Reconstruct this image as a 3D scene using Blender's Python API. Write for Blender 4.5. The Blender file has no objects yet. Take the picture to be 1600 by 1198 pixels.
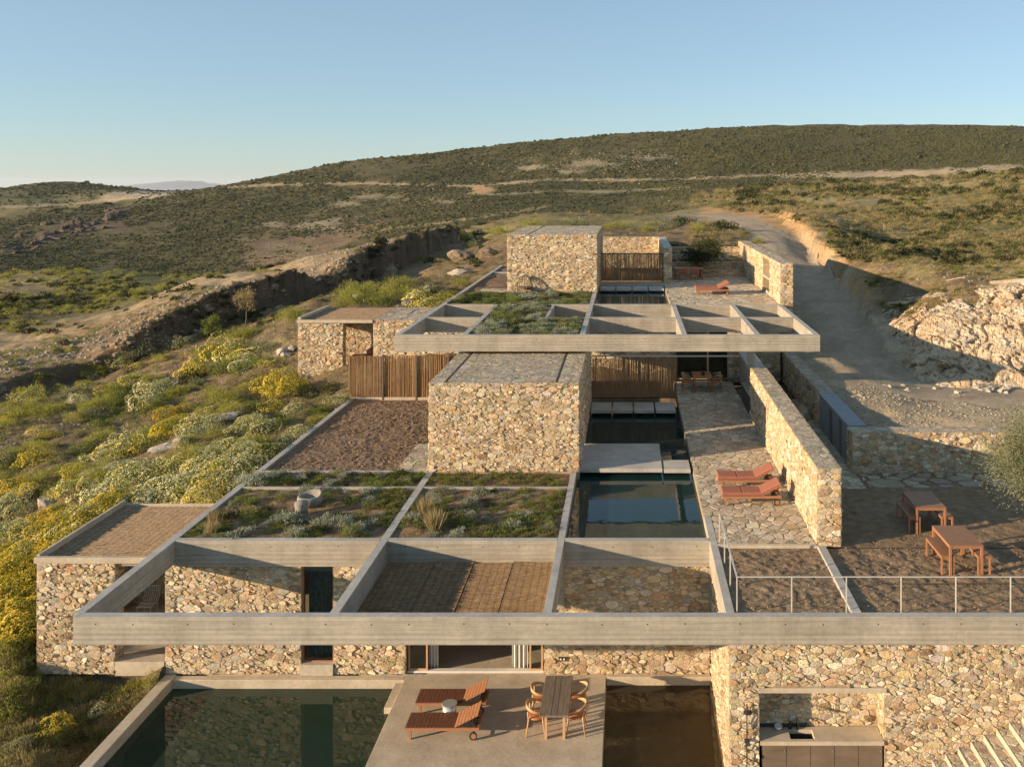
import bpy, math, random
import numpy as np
from mathutils import Vector, Matrix
S = bpy.context.scene
COL = S.collection
R = math.radians
# ------------------------------------------------------------------ camera, sky, sun, exposure
CZ, F, VX, VY = 14.7, 1400.0, 981.0, 283.0        # camera height, focal length and vanishing point in photo pixels
cam = bpy.data.cameras.new('camera'); camo = bpy.data.objects.new('camera', cam); COL.objects.link(camo)
camo.location = (0, 0, CZ); camo.rotation_euler = (R(90), 0, 0)
cam.sensor_width = 36; cam.lens = F/1600*36
cam.shift_x = (800-VX)/1600; cam.shift_y = -(599-VY)/1600
cam.clip_start = .5; cam.clip_end = 80000
S.camera = camo
SUN = Vector((-1, -.41, .228)).normalized()
elev = math.asin(SUN.z)
w = bpy.data.worlds.new('World'); S.world = w; w.use_nodes = True
nt = w.node_tree; bg = nt.nodes['Background']
sky = nt.nodes.new('ShaderNodeTexSky'); sky.sky_type = 'NISHITA'; sky.sun_disc = False
sky.sun_elevation = elev; sky.sun_rotation = math.atan2(SUN.x, SUN.y)
sky.altitude = 150; sky.air_density = .9; sky.dust_density = .1; sky.ozone_density = 3.0
hs = nt.nodes.new('ShaderNodeHueSaturation'); hs.inputs['Saturation'].default_value = .92; nt.links.new(sky.outputs[0], hs.inputs['Color'])
hz = nt.nodes.new('ShaderNodeMix'); hz.data_type = 'RGBA'; hz.inputs[0].default_value = .45; hz.inputs[7].default_value = (2.15, 2.95, 3.4, 1)   # pale veil over the whole dome
nt.links.new(hs.outputs[0], hz.inputs[6]); nt.links.new(hz.outputs[2], bg.inputs[0]); bg.inputs[1].default_value = .099
sl = bpy.data.lights.new('sun', 'SUN'); sl.energy = 5.0; sl.angle = R(.5); sl.color = (1, .77, .52)
slo = bpy.data.objects.new('sun', sl); COL.objects.link(slo); slo.rotation_euler = SUN.to_track_quat('Z', 'Y').to_euler()
slo.location = SUN*200
S.view_settings.view_transform = 'Standard'; S.view_settings.look = 'None'
S.view_settings.gamma = 1; S.view_settings.use_curve_mapping = False
S.view_settings.exposure = .92
S.render.engine = 'CYCLES'
S.cycles.max_bounces = 6; S.cycles.transparent_max_bounces = 12; S.cycles.use_denoising = True
rng = np.random.default_rng(7); rnd = random.Random(11)

# ------------------------------------------------------------------ helpers
def px_at(px, py, Y):                      # point seen at a photo pixel at distance Y
    return Vector(((px-VX)*Y/F, Y, CZ-(py-VY)*Y/F))
def px_on(px, py, z):                      # point seen at a photo pixel on the level z
    Y = F*(CZ-z)/(py-VY); return Vector(((px-VX)*Y/F, Y, z))
def wloc(o):
    v = Vector((0, 0, 0))
    while o is not None: v += o.location; o = o.parent
    return v
def setp(o, label=None, cat=None, group=None, kind=None):
    if label: o['label'] = label
    if cat: o['category'] = cat
    if group: o['group'] = group
    if kind: o['kind'] = kind
    return o
def thing(name, label, cat, loc=(0, 0, 0), group=None):
    o = bpy.data.objects.new(name, None); COL.objects.link(o); o.location = loc
    o.empty_display_size = .2
    return setp(o, label, cat, group)
def obj_from(name, verts, faces, mats, parent=None, tint=None, smooth=False, midx=None, world=True):
    me = bpy.data.meshes.new(name)
    if parent is not None and world:
        off = wloc(parent); verts = [(v[0]-off.x, v[1]-off.y, v[2]-off.z) for v in verts]
    me.from_pydata(verts, [], faces)
    for m in (mats if isinstance(mats, (list, tuple)) else [mats]): me.materials.append(m)
    if midx is not None: me.polygons.foreach_set('material_index', midx)
    if tint is not None:
        a = me.attributes.new('tint', 'FLOAT_COLOR', 'POINT')
        a.data.foreach_set('color', np.asarray(tint, dtype=np.float32).ravel())
    if smooth: me.polygons.foreach_set('use_smooth', [True]*len(me.polygons))
    o = bpy.data.objects.new(name, me); COL.objects.link(o)
    if parent is not None: o.parent = parent
    return o
class MB:
    def __init__(s): s.v = []; s.f = []; s.sm = False
    def add(s, vs, fs):
        b = len(s.v); s.v += [tuple(v) for v in vs]; s.f += [tuple(i+b for i in f) for f in fs]; return s
    def box(s, x0, x1, y0, y1, z0, z1, bev=0):
        if bev <= 0:
            return s.add([(x0,y0,z0),(x1,y0,z0),(x1,y1,z0),(x0,y1,z0),(x0,y0,z1),(x1,y0,z1),(x1,y1,z1),(x0,y1,z1)],
                  [(3,2,1,0),(4,5,6,7),(0,1,5,4),(1,2,6,5),(2,3,7,6),(3,0,4,7)])
        b = bev; vs = []
        for z, d in ((z0, 0), (z1-b, 0), (z1, b)):
            vs += [(x0+d,y0+d,z),(x1-d,y0+d,z),(x1-d,y1-d,z),(x0+d,y1-d,z)]
        fs = [(3,2,1,0),(8,9,10,11)]
        for k in (0, 4):
            for i in range(4): fs.append((k+i, k+(i+1)%4, k+4+(i+1)%4, k+4+i))
        return s.add(vs, fs)
    def tube(s, pts, rad, n=8, caps=True):
        pts = [Vector(p) for p in pts]; b = len(s.v); m = len(pts)
        rads = rad if isinstance(rad, (list, tuple)) else [rad]*m
        for i, p in enumerate(pts):
            d = (pts[min(i+1, m-1)]-pts[max(i-1, 0)]).normalized()
            a = Vector((0,0,1)) if abs(d.z) < .9 else Vector((1,0,0))
            u = d.cross(a).normalized(); v = d.cross(u).normalized()
            for k in range(n):
                t = 2*math.pi*k/n; s.v.append(tuple(p+rads[i]*(math.cos(t)*u+math.sin(t)*v)))
        for i in range(m-1):
            for k in range(n):
                s.f.append((b+i*n+k, b+i*n+(k+1)%n, b+(i+1)*n+(k+1)%n, b+(i+1)*n+k))
        if caps:
            s.f.append(tuple(b+k for k in range(n))[::-1]); s.f.append(tuple(b+(m-1)*n+k for k in range(n)))
        return s
    def bar(s, p0, p1, w, h):                 # rectangular bar between two points
        p0, p1 = Vector(p0), Vector(p1); d = (p1-p0).normalized()
        a = Vector((0,0,1)) if abs(d.z) < .95 else Vector((0,1,0))
        u = d.cross(a).normalized()*w/2; v = u.normalized().cross(d).normalized()*h/2
        vs = [p0-u-v, p0+u-v, p0+u+v, p0-u+v, p1-u-v, p1+u-v, p1+u+v, p1-u+v]
        return s.add(vs, [(3,2,1,0),(4,5,6,7),(0,1,5,4),(1,2,6,5),(2,3,7,6),(3,0,4,7)])
    def lathe(s, prof, c, n=16):
        b = len(s.v); c = Vector(c)
        for r, z in prof:
            for k in range(n):
                t = 2*math.pi*k/n; s.v.append((c.x+r*math.cos(t), c.y+r*math.sin(t), c.z+z))
        for i in range(len(prof)-1):
            for k in range(n): s.f.append((b+i*n+k, b+i*n+(k+1)%n, b+(i+1)*n+(k+1)%n, b+(i+1)*n+k))
        s.f.append(tuple(b+k for k in range(n))[::-1]); s.f.append(tuple(b+(len(prof)-1)*n+k for k in range(n)))
        return s
    def build(s, name, mat, parent=None, world=True, smooth=False, **kw):
        o = obj_from(name, s.v, s.f, mat, parent, smooth=smooth, world=world)
        return setp(o, **kw)
def copy_tree(o, parent=None):
    c = o.copy(); COL.objects.link(c)
    if parent is not None: c.parent = parent
    for ch in o.children: copy_tree(ch, c)
    return c

# ------------------------------------------------------------------ numpy noise
def _h(ix, iy, s):
    n = (ix.astype(np.int64)*374761393 + iy.astype(np.int64)*668265263 + s*974634777) & 0xffffffff
    n = ((n ^ (n >> 13))*1274126177) & 0xffffffff
    return ((n ^ (n >> 16)) & 0xffff)/65535.0
def vnoise(x, y, s=0):
    ix, iy = np.floor(x), np.floor(y); fx, fy = x-ix, y-iy
    fx = fx*fx*(3-2*fx); fy = fy*fy*(3-2*fy)
    a, b, c, d = _h(ix, iy, s), _h(ix+1, iy, s), _h(ix, iy+1, s), _h(ix+1, iy+1, s)
    return (a*(1-fx)+b*fx)*(1-fy)+(c*(1-fx)+d*fx)*fy - .5
def fbm(x, y, o=4, s=0):
    r, a = 0, 1.0
    for i in range(o): r = r+a*vnoise(x*2**i+17.3*i, y*2**i-9.1*i, s+i); a *= .5
    return r

# ------------------------------------------------------------------ materials
class NT:
    def __init__(s, name, rough=.8, spec=.3):
        s.m = bpy.data.materials.new(name); s.m.use_nodes = True; s.t = s.m.node_tree
        s.b = s.t.nodes['Principled BSDF']; s.b.inputs['Roughness'].default_value = rough
        s.b.inputs['Specular IOR Level'].default_value = spec
        s.pos = s.n('ShaderNodeNewGeometry').outputs['Position']
    def n(s, t, **kw):
        x = s.t.nodes.new(t)
        for k, v in kw.items(): setattr(x, k, v)
        return x
    def l(s, a, b): s.t.links.new(a, b)
    def coord(s, sc=(1, 1, 1), rot=(0, 0, 0), src=None):
        m = s.n('ShaderNodeMapping'); m.inputs['Scale'].default_value = sc; m.inputs['Rotation'].default_value = rot
        s.l(src or s.pos, m.inputs[0]); return m.outputs[0]
    def noise(s, scale, detail=5, rough=.6, co=None, dist=0):
        x = s.n('ShaderNodeTexNoise'); x.inputs['Scale'].default_value = scale; x.inputs['Detail'].default_value = detail
        x.inputs['Roughness'].default_value = rough; x.inputs['Distortion'].default_value = dist
        s.l(co or s.pos, x.inputs['Vector']); return x.outputs['Fac']
    def vor(s, scale, co=None, feature='F1', out='Distance'):
        x = s.n('ShaderNodeTexVoronoi', feature=feature); x.inputs['Scale'].default_value = scale
        s.l(co or s.pos, x.inputs['Vector']); return x.outputs[out]
    def ramp(s, fac, stops):
        x = s.n('ShaderNodeValToRGB'); e = x.color_ramp.elements
        while len(e) < len(stops): e.new(.5)
        for i, (p, c) in enumerate(stops):
            e[i].position = p; e[i].color = (c if len(c) == 4 else (*c, 1)) if hasattr(c, '__len__') else (c, c, c, 1)
        s.l(fac, x.inputs[0]); return x.outputs[0]
    def mix(s, a, b, fac, mode='MIX'):
        x = s.n('ShaderNodeMix', data_type='RGBA', blend_type=mode)
        for v, i in ((fac, 0), (a, 6), (b, 7)):
            if hasattr(v, 'links') or hasattr(v, 'is_linked'): s.l(v, x.inputs[i])
            elif hasattr(v, '__len__'): x.inputs[i].default_value = (*v[:3], 1)
            else: x.inputs[i].default_value = v
        return x.outputs[2]
    def bump(s, h, dist=.02, strength=1):
        x = s.n('ShaderNodeBump'); x.inputs['Distance'].default_value = dist; x.inputs['Strength'].default_value = strength
        s.l(h, x.inputs['Height'])
        if s.b.inputs['Normal'].is_linked: s.l(s.b.inputs['Normal'].links[0].from_socket, x.inputs['Normal'])
        s.l(x.outputs[0], s.b.inputs['Normal'])
    def col(s, c):
        if hasattr(c, '__len__'): s.b.inputs['Base Color'].default_value = (*c[:3], 1)
        else: s.l(c, s.b.inputs['Base Color'])
    def attr(s, name='tint'):
        x = s.n('ShaderNodeAttribute'); x.attribute_name = name; return x.outputs['Color']
M = {}
def two(name, c0, c1, scale=6, rough=.8, bump=.01, detail=6, sc=(1,1,1), lo=.3, hi=.7, spec=.3, bscale=None):
    t = NT(name, rough, spec); co = t.coord(sc); f = t.noise(scale, detail, .62, co)
    t.col(t.ramp(f, [(lo, c0), (hi, c1)]))
    if bump: t.bump(t.noise(bscale or scale*2.5, 6, .65, co), bump)
    M[name] = t.m; return t
# rubble stone: tint attribute per stone, mottled and rough
t = NT('stone', .88, .25)
a = t.attr(); n1 = t.noise(9, 6, .7); n2 = t.noise(38, 4, .7)
c = t.mix(a, t.ramp(n1, [(.28, (.5, .44, .38)), (.5, (1, 1, 1)), (.75, (1.22, 1.12, .96))]), .75, 'MULTIPLY')
c = t.mix(c, t.ramp(n2, [(.3, (.62, .58, .54)), (.6, (1.1, 1.1, 1.1))]), .6, 'MULTIPLY')
n3 = t.noise(1.7, 5, .65); c = t.mix(c, t.ramp(n3, [(.3, (.72, .68, .62)), (.55, (1, 1, 1)), (.75, (1.14, 1.12, 1.08))]), .8, 'MULTIPLY'); t.col(c); t.bump(n2, .016); t.bump(n1, .045); M['stone'] = t.m
two('mortar', (.27, .21, .135), (.46, .365, .25), 7, .95, .02, spec=.1)
t = two('mortar_paving', (.20, .16, .11), (.34, .275, .19), 5, .95, .012, spec=.1)
# board-marked concrete: streaks along the casting boards
def concrete(name, c0, c1, ax):
    t = NT(name, .75, .3)
    sc = (.35, .35, 9) if ax == 'x' else ((.35, .35, 9) if ax == 'y' else (1, 1, 1))
    s1 = t.noise(1.6, 5, .6, t.coord(sc)); s2 = t.noise(1.1, 6, .65); s3 = t.noise(9, 5, .7)
    c = t.ramp(s1, [(.25, c0), (.75, c1)])
    c = t.mix(c, t.ramp(s2, [(.3, (.74, .73, .71)), (.7, (1.12, 1.1, 1.06))]), .8, 'MULTIPLY')
    c = t.mix(c, t.ramp(s3, [(.28, (.72, .7, .68)), (.55, (1, 1, 1)), (.78, (1.16, 1.15, 1.12))]), .55, 'MULTIPLY')
    if ax != 'p':
        sx = t.n('ShaderNodeSeparateXYZ'); t.l(t.pos, sx.inputs[0]); ad = t.n('ShaderNodeMath', operation='ADD'); t.l(sx.outputs[0], ad.inputs[0]); t.l(sx.outputs[1], ad.inputs[1])
        cb = t.n('ShaderNodeCombineXYZ'); t.l(ad.outputs[0], cb.inputs[0]); t.l(sx.outputs[2], cb.inputs[1])
        bt = t.n('ShaderNodeTexBrick', offset=.37, offset_frequency=2); t.l(cb.outputs[0], bt.inputs[0]); bt.inputs['Scale'].default_value = 1; bt.inputs['Brick Width'].default_value = 2.75; bt.inputs['Row Height'].default_value = .115; bt.inputs['Mortar Size'].default_value = .004
        bt.inputs['Color1'].default_value = (1, 1, 1, 1); bt.inputs['Color2'].default_value = (.89, .89, .88, 1); bt.inputs['Mortar'].default_value = (.62, .6, .57, 1)
        c = t.mix(c, bt.outputs['Color'], .85, 'MULTIPLY')
        dr = t.noise(.8, 4, .6, t.coord((3.2, 3.2, .25))); c = t.mix(c, t.ramp(dr, [(.36, (.85, .84, .82)), (.52, (1, 1, 1)), (.8, (1.1, 1.09, 1.06))]), .6, 'MULTIPLY')
    t.col(c)
    if ax != 'p':
        wv = t.n('ShaderNodeTexWave', wave_type='BANDS', bands_direction='Z'); wv.inputs['Scale'].default_value = 2.3
        wv.inputs['Distortion'].default_value = .4; t.l(t.pos, wv.inputs[0]); t.bump(wv.outputs['Fac'], .006)
    t.bump(s1, .008); t.bump(s3, .006); M[name] = t.m
concrete('concrete', (.34, .305, .25), (.465, .42, .345), 'x')
concrete('concrete_floor', (.46, .385, .285), (.57, .485, .37), 'p')
concrete('concrete_cap', (.36, .345, .32), (.49, .465, .425), 'p')
two('hole', (.03, .028, .025), (.05, .045, .04), 5, .9, 0)
def matm(name, c0, c1):
    t = NT(name, .95, .1); f = t.noise(3, 5, .7, t.coord((1.2, 9, 1))); g = t.noise(16, 3, .7, t.coord((1, 2.5, 1)))
    c = t.ramp(f, [(.3, c0), (.7, c1)]); c = t.mix(c, t.ramp(g, [(.3, (.55, .53, .5)), (.6, (1.12, 1.1, 1.08))]), .8, 'MULTIPLY')
    wv = t.n('ShaderNodeTexWave', wave_type='BANDS', bands_direction='X'); wv.inputs['Scale'].default_value = 1.5; wv.inputs['Distortion'].default_value = 1.2; t.l(t.pos, wv.inputs[0])
    c = t.mix(c, t.ramp(wv.outputs['Fac'], [(.04, (.6, .58, .55)), (.22, (1, 1, 1))]), .6, 'MULTIPLY'); t.col(c); t.bump(g, .03); M[name] = t.m
matm('mat', (.14, .09, .05), (.36, .245, .14)); matm('mat_light', (.20, .14, .088), (.44, .325, .215))
t = NT('reed', .85, .2)
c = t.ramp(t.noise(2.4, 6, .7, t.coord((22, 22, 1.0))), [(.3, (.15, .085, .042)), (.52, (.38, .24, .13)), (.75, (.56, .39, .22))])
t.col(c); t.bump(t.noise(30, 3, .6, t.coord((1, 1, .15))), .01); M['reed'] = t.m
two('soil', (.15, .098, .062), (.31, .21, .135), 6, .97, .03, spec=.1, bscale=14)
two('yard_dirt', (.15, .105, .065), (.31, .22, .14), 3.5, .97, .05, spec=.1, bscale=9)
t = NT('gravel', .95, .12); n1, n2, n3 = t.noise(.55, 6, .65, dist=.6), t.noise(5, 6, .75), t.noise(38, 3, .7)
c = t.ramp(n1, [(.3, (.31, .245, .175)), (.7, (.48, .39, .285))]); c = t.mix(c, t.ramp(n2, [(.3, (.68, .67, .65)), (.6, (1.08, 1.07, 1.05))]), .8, 'MULTIPLY'); c = t.mix(c, t.ramp(n3, [(.33, (.6, .58, .56)), (.5, (1, 1, 1)), (.74, (1.4, 1.38, 1.33))]), .8, 'MULTIPLY')
t.col(c); t.bump(n3, .03); t.bump(n2, .06); M['gravel'] = t.m
two('planter_soil', (.13, .083, .047), (.30, .20, .118), 5, .97, .04, spec=.1)
def wood(name, c0, c1, ax='y', rough=.55):
    t = NT(name, rough, .35); sc = {'x': (1.2, 14, 14), 'y': (14, 1.2, 14), 'z': (14, 14, 1.2)}[ax]
    co = t.n('ShaderNodeTexCoord').outputs['Object']
    f = t.noise(2.2, 6, .65, t.coord(sc, src=co), .6); t.col(t.ramp(f, [(.28, c0), (.72, c1)])); t.bump(f, .004); M[name] = t.m
wood('teak_shade', (.095, .038, .022), (.20, .082, .047), 'y')  # darker copy of teak, the seat slats' weaker light put into the colour
wood('teak', (.26, .115, .055), (.41, .19, .095), 'y')
wood('oak', (.40, .235, .115), (.58, .37, .20), 'z')
wood('table_wood', (.20, .10, .05), (.33, .17, .085), 'x')
wood('old_plank', (.105, .08, .058), (.27, .215, .16), 'y', .8)
two('cushion', (.26, .098, .062), (.33, .13, .083), 18, .9, .004)
two('leather', (.42, .15, .06), (.52, .2, .08), 12, .6, .003)
two('rubber', (.02, .018, .016), (.04, .035, .03), 12, .7, 0)
two('dark_metal', (.025, .024, .022), (.05, .048, .045), 7, .5, 0)
two('rail_paint', (.44, .41, .35), (.52, .49, .42), 7, .5, 0)
t = two('steel', (.60, .62, .56), (.68, .70, .64), 5, .22, 0, spec=.8); t.b.inputs['Metallic'].default_value = .55
two('grey_panel', (.19, .2, .205), (.25, .26, .265), 3, .6, .003, sc=(1, 1, .3))
two('cabinet', (.135, .10, .07), (.21, .155, .11), 1.6, .35, .002, sc=(.6, .6, 2))
two('white', (.66, .63, .57), (.76, .73, .67), 6, .7, .003)
two('limestone', (.38, .33, .25), (.50, .44, .345), 8, .75, .006)
two('curtain', (.6, .57, .5), (.7, .66, .58), 9, .9, 0)
two('curtain_green', (.12, .12, .105), (.25, .25, .215), 9, .9, 0)
two('plaster', (.3, .26, .2), (.36, .31, .24), 3, .9, .003)
two('rock', (.25, .19, .12), (.60, .49, .34), 1.5, .92, .06, detail=9, bscale=3, sc=(1, 1, 1.6))
two('pebble', (.22, .18, .13), (.42, .36, .28), 3, .92, 0)
two('rock_pale', (.28, .235, .18), (.47, .41, .33), 3, .92, .04)
two('rock_brown', (.14, .10, .065), (.36, .275, .18), 2.5, .95, .06, detail=9)
two('rock_dark', (.05, .04, .03), (.13, .10, .072), .12, .95, .5, detail=9)
two('bark', (.09, .07, .05), (.2, .16, .12), 9, .95, .02)
def water(name, tint, ior=1.33, body=(.05, .08, .06), turb=.3):
    m = bpy.data.materials.new(name); m.use_nodes = True; t = m.node_tree; t.nodes.clear()
    o = t.nodes.new('ShaderNodeOutputMaterial'); mx = t.nodes.new('ShaderNodeMixShader')
    fr = t.nodes.new('ShaderNodeFresnel'); fr.inputs[0].default_value = ior
    tr = t.nodes.new('ShaderNodeBsdfTransparent'); tr.inputs[0].default_value = (*tint, 1)
    g = t.nodes.new('ShaderNodeBsdfGlossy'); g.inputs['Roughness'].default_value = .02
    nz = t.nodes.new('ShaderNodeTexNoise'); nz.inputs['Scale'].default_value = 1.3; nz.inputs['Detail'].default_value = 3
    ge = t.nodes.new('ShaderNodeNewGeometry'); bp = t.nodes.new('ShaderNodeBump'); bp.inputs['Distance'].default_value = .004
    L = t.links.new
    L(ge.outputs['Position'], nz.inputs['Vector']); L(nz.outputs['Fac'], bp.inputs['Height'])
    L(bp.outputs[0], g.inputs['Normal']); L(bp.outputs[0], fr.inputs['Normal'])
    df = t.nodes.new('ShaderNodeBsdfDiffuse'); df.inputs[0].default_value = (*body, 1); m2 = t.nodes.new('ShaderNodeMixShader'); m2.inputs[0].default_value = turb
    L(tr.outputs[0], m2.inputs[1]); L(df.outputs[0], m2.inputs[2])
    L(fr.outputs[0], mx.inputs[0]); L(m2.outputs[0], mx.inputs[1]); L(g.outputs[0], mx.inputs[2]); L(mx.outputs[0], o.inputs[0])
    M[name] = m
water('water_green', (.42, .60, .47), 1.45, (.035, .066, .042), .55)
water('water_brown', (.72, .64, .48), 1.38, (.08, .062, .035), .22)
water('water_blue', (.32, .50, .52), 1.5, (.018, .058, .055), .5)
two('pool_green', (.055, .105, .07), (.085, .145, .095), 2, .9, 0)
two('pool_brown', (.36, .27, .15), (.48, .37, .215), 1.2, .9, 0)
two('pool_blue', (.03, .07, .08), (.05, .105, .115), 2, .9, 0)
def glass(name):
    m = bpy.data.materials.new(name); m.use_nodes = True; t = m.node_tree; t.nodes.clear()
    o = t.nodes.new('ShaderNodeOutputMaterial'); mx = t.nodes.new('ShaderNodeMixShader'); fr = t.nodes.new('ShaderNodeFresnel')
    fr.inputs[0].default_value = 1.5; tr = t.nodes.new('ShaderNodeBsdfTransparent'); tr.inputs[0].default_value = (.78, .82, .79, 1)
    g = t.nodes.new('ShaderNodeBsdfGlossy'); g.inputs['Roughness'].default_value = .01; L = t.links.new
    L(fr.outputs[0], mx.inputs[0]); L(tr.outputs[0], mx.inputs[1]); L(g.outputs[0], mx.inputs[2]); L(mx.outputs[0], o.inputs[0]); M[name] = m
glass('glass')
def leafm(name, c0, c1, tr=.35):
    t = NT(name, .7, .15); oi = t.n('ShaderNodeObjectInfo').outputs['Random']
    f = t.noise(2.3, 4, .7); g = t.n('ShaderNodeNewGeometry').outputs['Random Per Island']
    ad = t.n('ShaderNodeMath', operation='ADD'); t.l(f, ad.inputs[0]); t.l(g, ad.inputs[1])
    ad2 = t.n('ShaderNodeMath', operation='MULTIPLY_ADD'); t.l(oi, ad2.inputs[0]); ad2.inputs[1].default_value = .5; t.l(ad.outputs[0], ad2.inputs[2])
    dv = t.n('ShaderNodeMath', operation='DIVIDE'); t.l(ad2.outputs[0], dv.inputs[0]); dv.inputs[1].default_value = 2
    c = t.ramp(dv.outputs[0], [(.25, c0), (.75, c1)]); t.col(c)
    tl = t.n('ShaderNodeBsdfTranslucent'); t.l(c, tl.inputs[0]); mx = t.n('ShaderNodeMixShader'); mx.inputs[0].default_value = tr
    t.l(t.b.outputs[0], mx.inputs[1]); t.l(tl.outputs[0], mx.inputs[2]); t.l(mx.outputs[0], t.t.nodes['Material Output'].inputs[0])
    M[name] = t.m
leafm('leaf_green', (.055, .08, .018), (.23, .26, .065), .5)
leafm('leaf_lime', (.17, .18, .03), (.36, .35, .08), .5)
leafm('leaf_dark', (.022, .032, .012), (.06, .072, .024))
leafm('leaf_silver', (.12, .14, .095), (.36, .38, .28), .45)
leafm('leaf_olive', (.11, .122, .06), (.28, .285, .155), .45)
leafm('leaf_dry', (.22, .17, .08), (.42, .33, .16))
leafm('leaf_scrub', (.030, .036, .014), (.088, .09, .038), .2)
leafm('leaf_herb', (.11, .105, .04), (.25, .225, .09), .5)
leafm('petal_yellow', (.62, .46, .03), (.78, .62, .10))
leafm('petal_cream', (.70, .64, .30), (.86, .82, .58))
leafm('petal_gold', (.60, .36, .02), (.76, .47, .05))
leafm('petal_red', (.55, .06, .02), (.7, .11, .04))
# terrain: albedo painted per region (soil, scrub, gravel), fine mottling from noise
t = NT('ground', .95, .1); a = t.attr('tint'); sv = t.n('ShaderNodeVectorMath', operation='LENGTH')
n1 = t.noise(.9, 8, .68); n2 = t.noise(7, 6, .7); n3 = t.noise(.07, 6, .65)
c = t.mix(a, t.ramp(n1, [(.3, (.6, .6, .58)), (.5, (1, 1, 1)), (.72, (1.35, 1.3, 1.2))]), .8, 'MULTIPLY')
c = t.mix(c, t.ramp(n2, [(.3, (.62, .6, .58)), (.68, (1.3, 1.28, 1.24))]), .7, 'MULTIPLY')
c = t.mix(c, t.ramp(n3, [(.3, (.72, .74, .7)), (.7, (1.2, 1.18, 1.12))]), .8, 'MULTIPLY')
t.col(c); t.bump(n2, .06); t.bump(n1, .15); M['ground'] = t.m
# ------------------------------------------------------------------ terrain: one sheet from the house to the horizon
TYPES = {'dirt': ((.21, .15, .095), .12), 'tan': ((.33, .255, .165), .08), 'scrub': ((.115, .10, .05), 1.0),
         'grass': ((.235, .20, .095), .35), 'green': ((.115, .115, .045), .6), 'gravel': ((.38, .31, .225), .0),
         'orange': ((.42, .27, .14), .05), 'rock': ((.42, .35, .26), .05), 'herb': ((.165, .128, .075), .2)}
CP = []          # (a, logY, t, type): a = X/Y, t = (z-CZ)/Y
def Wp(X, Y, z, ty='herb'): CP.append((X/Y, math.log(Y), (z-CZ)/Y, ty))
def Pp(px, py, Y, ty): CP.append(((px-VX)/F, math.log(Y), -(py-VY)/F, ty))
for p in [(-14.2,21.5,-.5),(-14.2,26,-.3),(-16,22,-.8),(-18,24,-.8),(-20,26,-.4),(-22,22,-1.4),(-15.5,26.4,-.28),(-17.5,27,-.1),(-26,24,-1.4),
          (-14,15,-1.5),(0,12,-1.5),(12,14,-1),(-26,14,-2.5),(-34,24,-2.6),(-44,25,-4.5),(-60,26,-8),(-40,14,-5),(-26,19,-1.8),(-55,42,-3),(-22,15,-2.2),(-18.7,27.5,.7),(-19,25.5,-.5),(-18.4,29.5,1.5),(-18.2,31.5,2.2),(-15,32,2.9),(-14.2,34,3.45),
          (-14.2,38,3.7),(-14.2,44,3.75),(-16,46,3.7),(-18,47.5,3.6),(-20,44,3.4)]: Wp(*p, 'herb')
for p in [(0,27,3.5),(0,34,3.5),(0,44,3.5),(5,24,3.6),(8,30,3.6),(14,26,3.75),(16,24,3.75),(18,30,3.8),(12,22,3.0),(16,18,0),(20,21,2.5),(4,12,-1.5)]: Wp(*p, 'dirt')
for p in [(-8,60,7.2),(0,56,7.3),(5,60,7.3),(8,66,7.9),(3,68,9.6),(0,72,9.9)]: Wp(*p, 'dirt')
for p in [(0,880,31),(0,800,35),(100,760,36),(200,700,40),(0,700,42),(300,640,45),(420,610,48),(420,560,52),(-150,800,36),(-200,650,48)]: Pp(*p, 'herb')
for p in [(250,600,52),(100,600,54),(0,608,54),(-150,650,50)]: Pp(*p, 'dirt')
for p in [(100,588,57),(230,545,61),(320,520,64),(390,505,67),(500,470,75),(600,432,86),(690,390,97)]: Pp(*p, 'dirt')
for p in [(470,500,57),(500,485,59),(560,468,62),(640,450,67),(700,430,74),(720,402,88)]: Pp(*p, 'herb')
for p in [(760,408,80),(770,420,74),(660,440,72)]: Pp(*p, 'dirt')
for p in [(0,560,75),(200,505,85),(330,465,85),(500,420,96),(600,392,106),(700,366,116)]: Pp(*p, 'tan')
for p in [(0,500,100),(150,470,110),(300,448,112)]: Pp(*p, 'scrub')
for p in [(0,432,140),(420,428,125),(-150,470,130)]: Pp(*p, 'grass')
for p in [(150,420,150),(300,430,138),(80,455,120),(200,440,125)]: Pp(*p, 'green')
for p in [(0,446,200),(150,436,210),(300,442,200),(430,436,180),(600,402,190),(700,376,200)]: Pp(*p, 'scrub')
for p in [(0,400,300),(150,405,300),(300,410,280),(600,372,260),(700,352,260),(800,345,260),(0,350,450),(100,335,480),(200,330,480),
          (300,330,460),(400,330,430),(600,320,420),(800,310,400),(1000,312,380),(450,300,520),(600,290,520),(800,265,560),(1000,250,560),
          (1200,240,560),(1400,235,560),(1600,230,560),(1100,300,350),(1200,287,330),(1900,235,560),(-200,350,450)]: Pp(*p, 'scrub')
Pp(450,395,270,'dirt'); Pp(520,375,300,'dirt')
for p in [(0,322,560),(120,318,600),(250,300,690)]: Pp(*p, 'grass')
for p in [(0,298,950),(50,290,1000),(90,287,1000),(150,290,1000),(200,296,1000),(270,301,1000),(-200,300,950)]: Pp(*p, 'scrub')
for p in [(90,296,1300),(0,305,1300),(270,312,1300),(-200,310,1300),(600,290,1300),(1000,260,1300),(1600,240,1300),(2000,240,1300)]: Pp(*p, 'scrub')
for p in [(280,303,710),(340,293,650),(400,285,600),(450,277,600),(520,268,620),(600,256,640),(700,243,660),(800,231,680),(900,222,690),
          (1000,213,700),(1100,208,700),(1200,204,700),(1350,203,700),(1500,202,700),(1600,203,700),(1800,206,700),(2000,206,700)]: Pp(*p, 'scrub')
for p in [(700,330,330),(900,328,300),(1000,332,250)]: Pp(*p, 'scrub')
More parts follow.
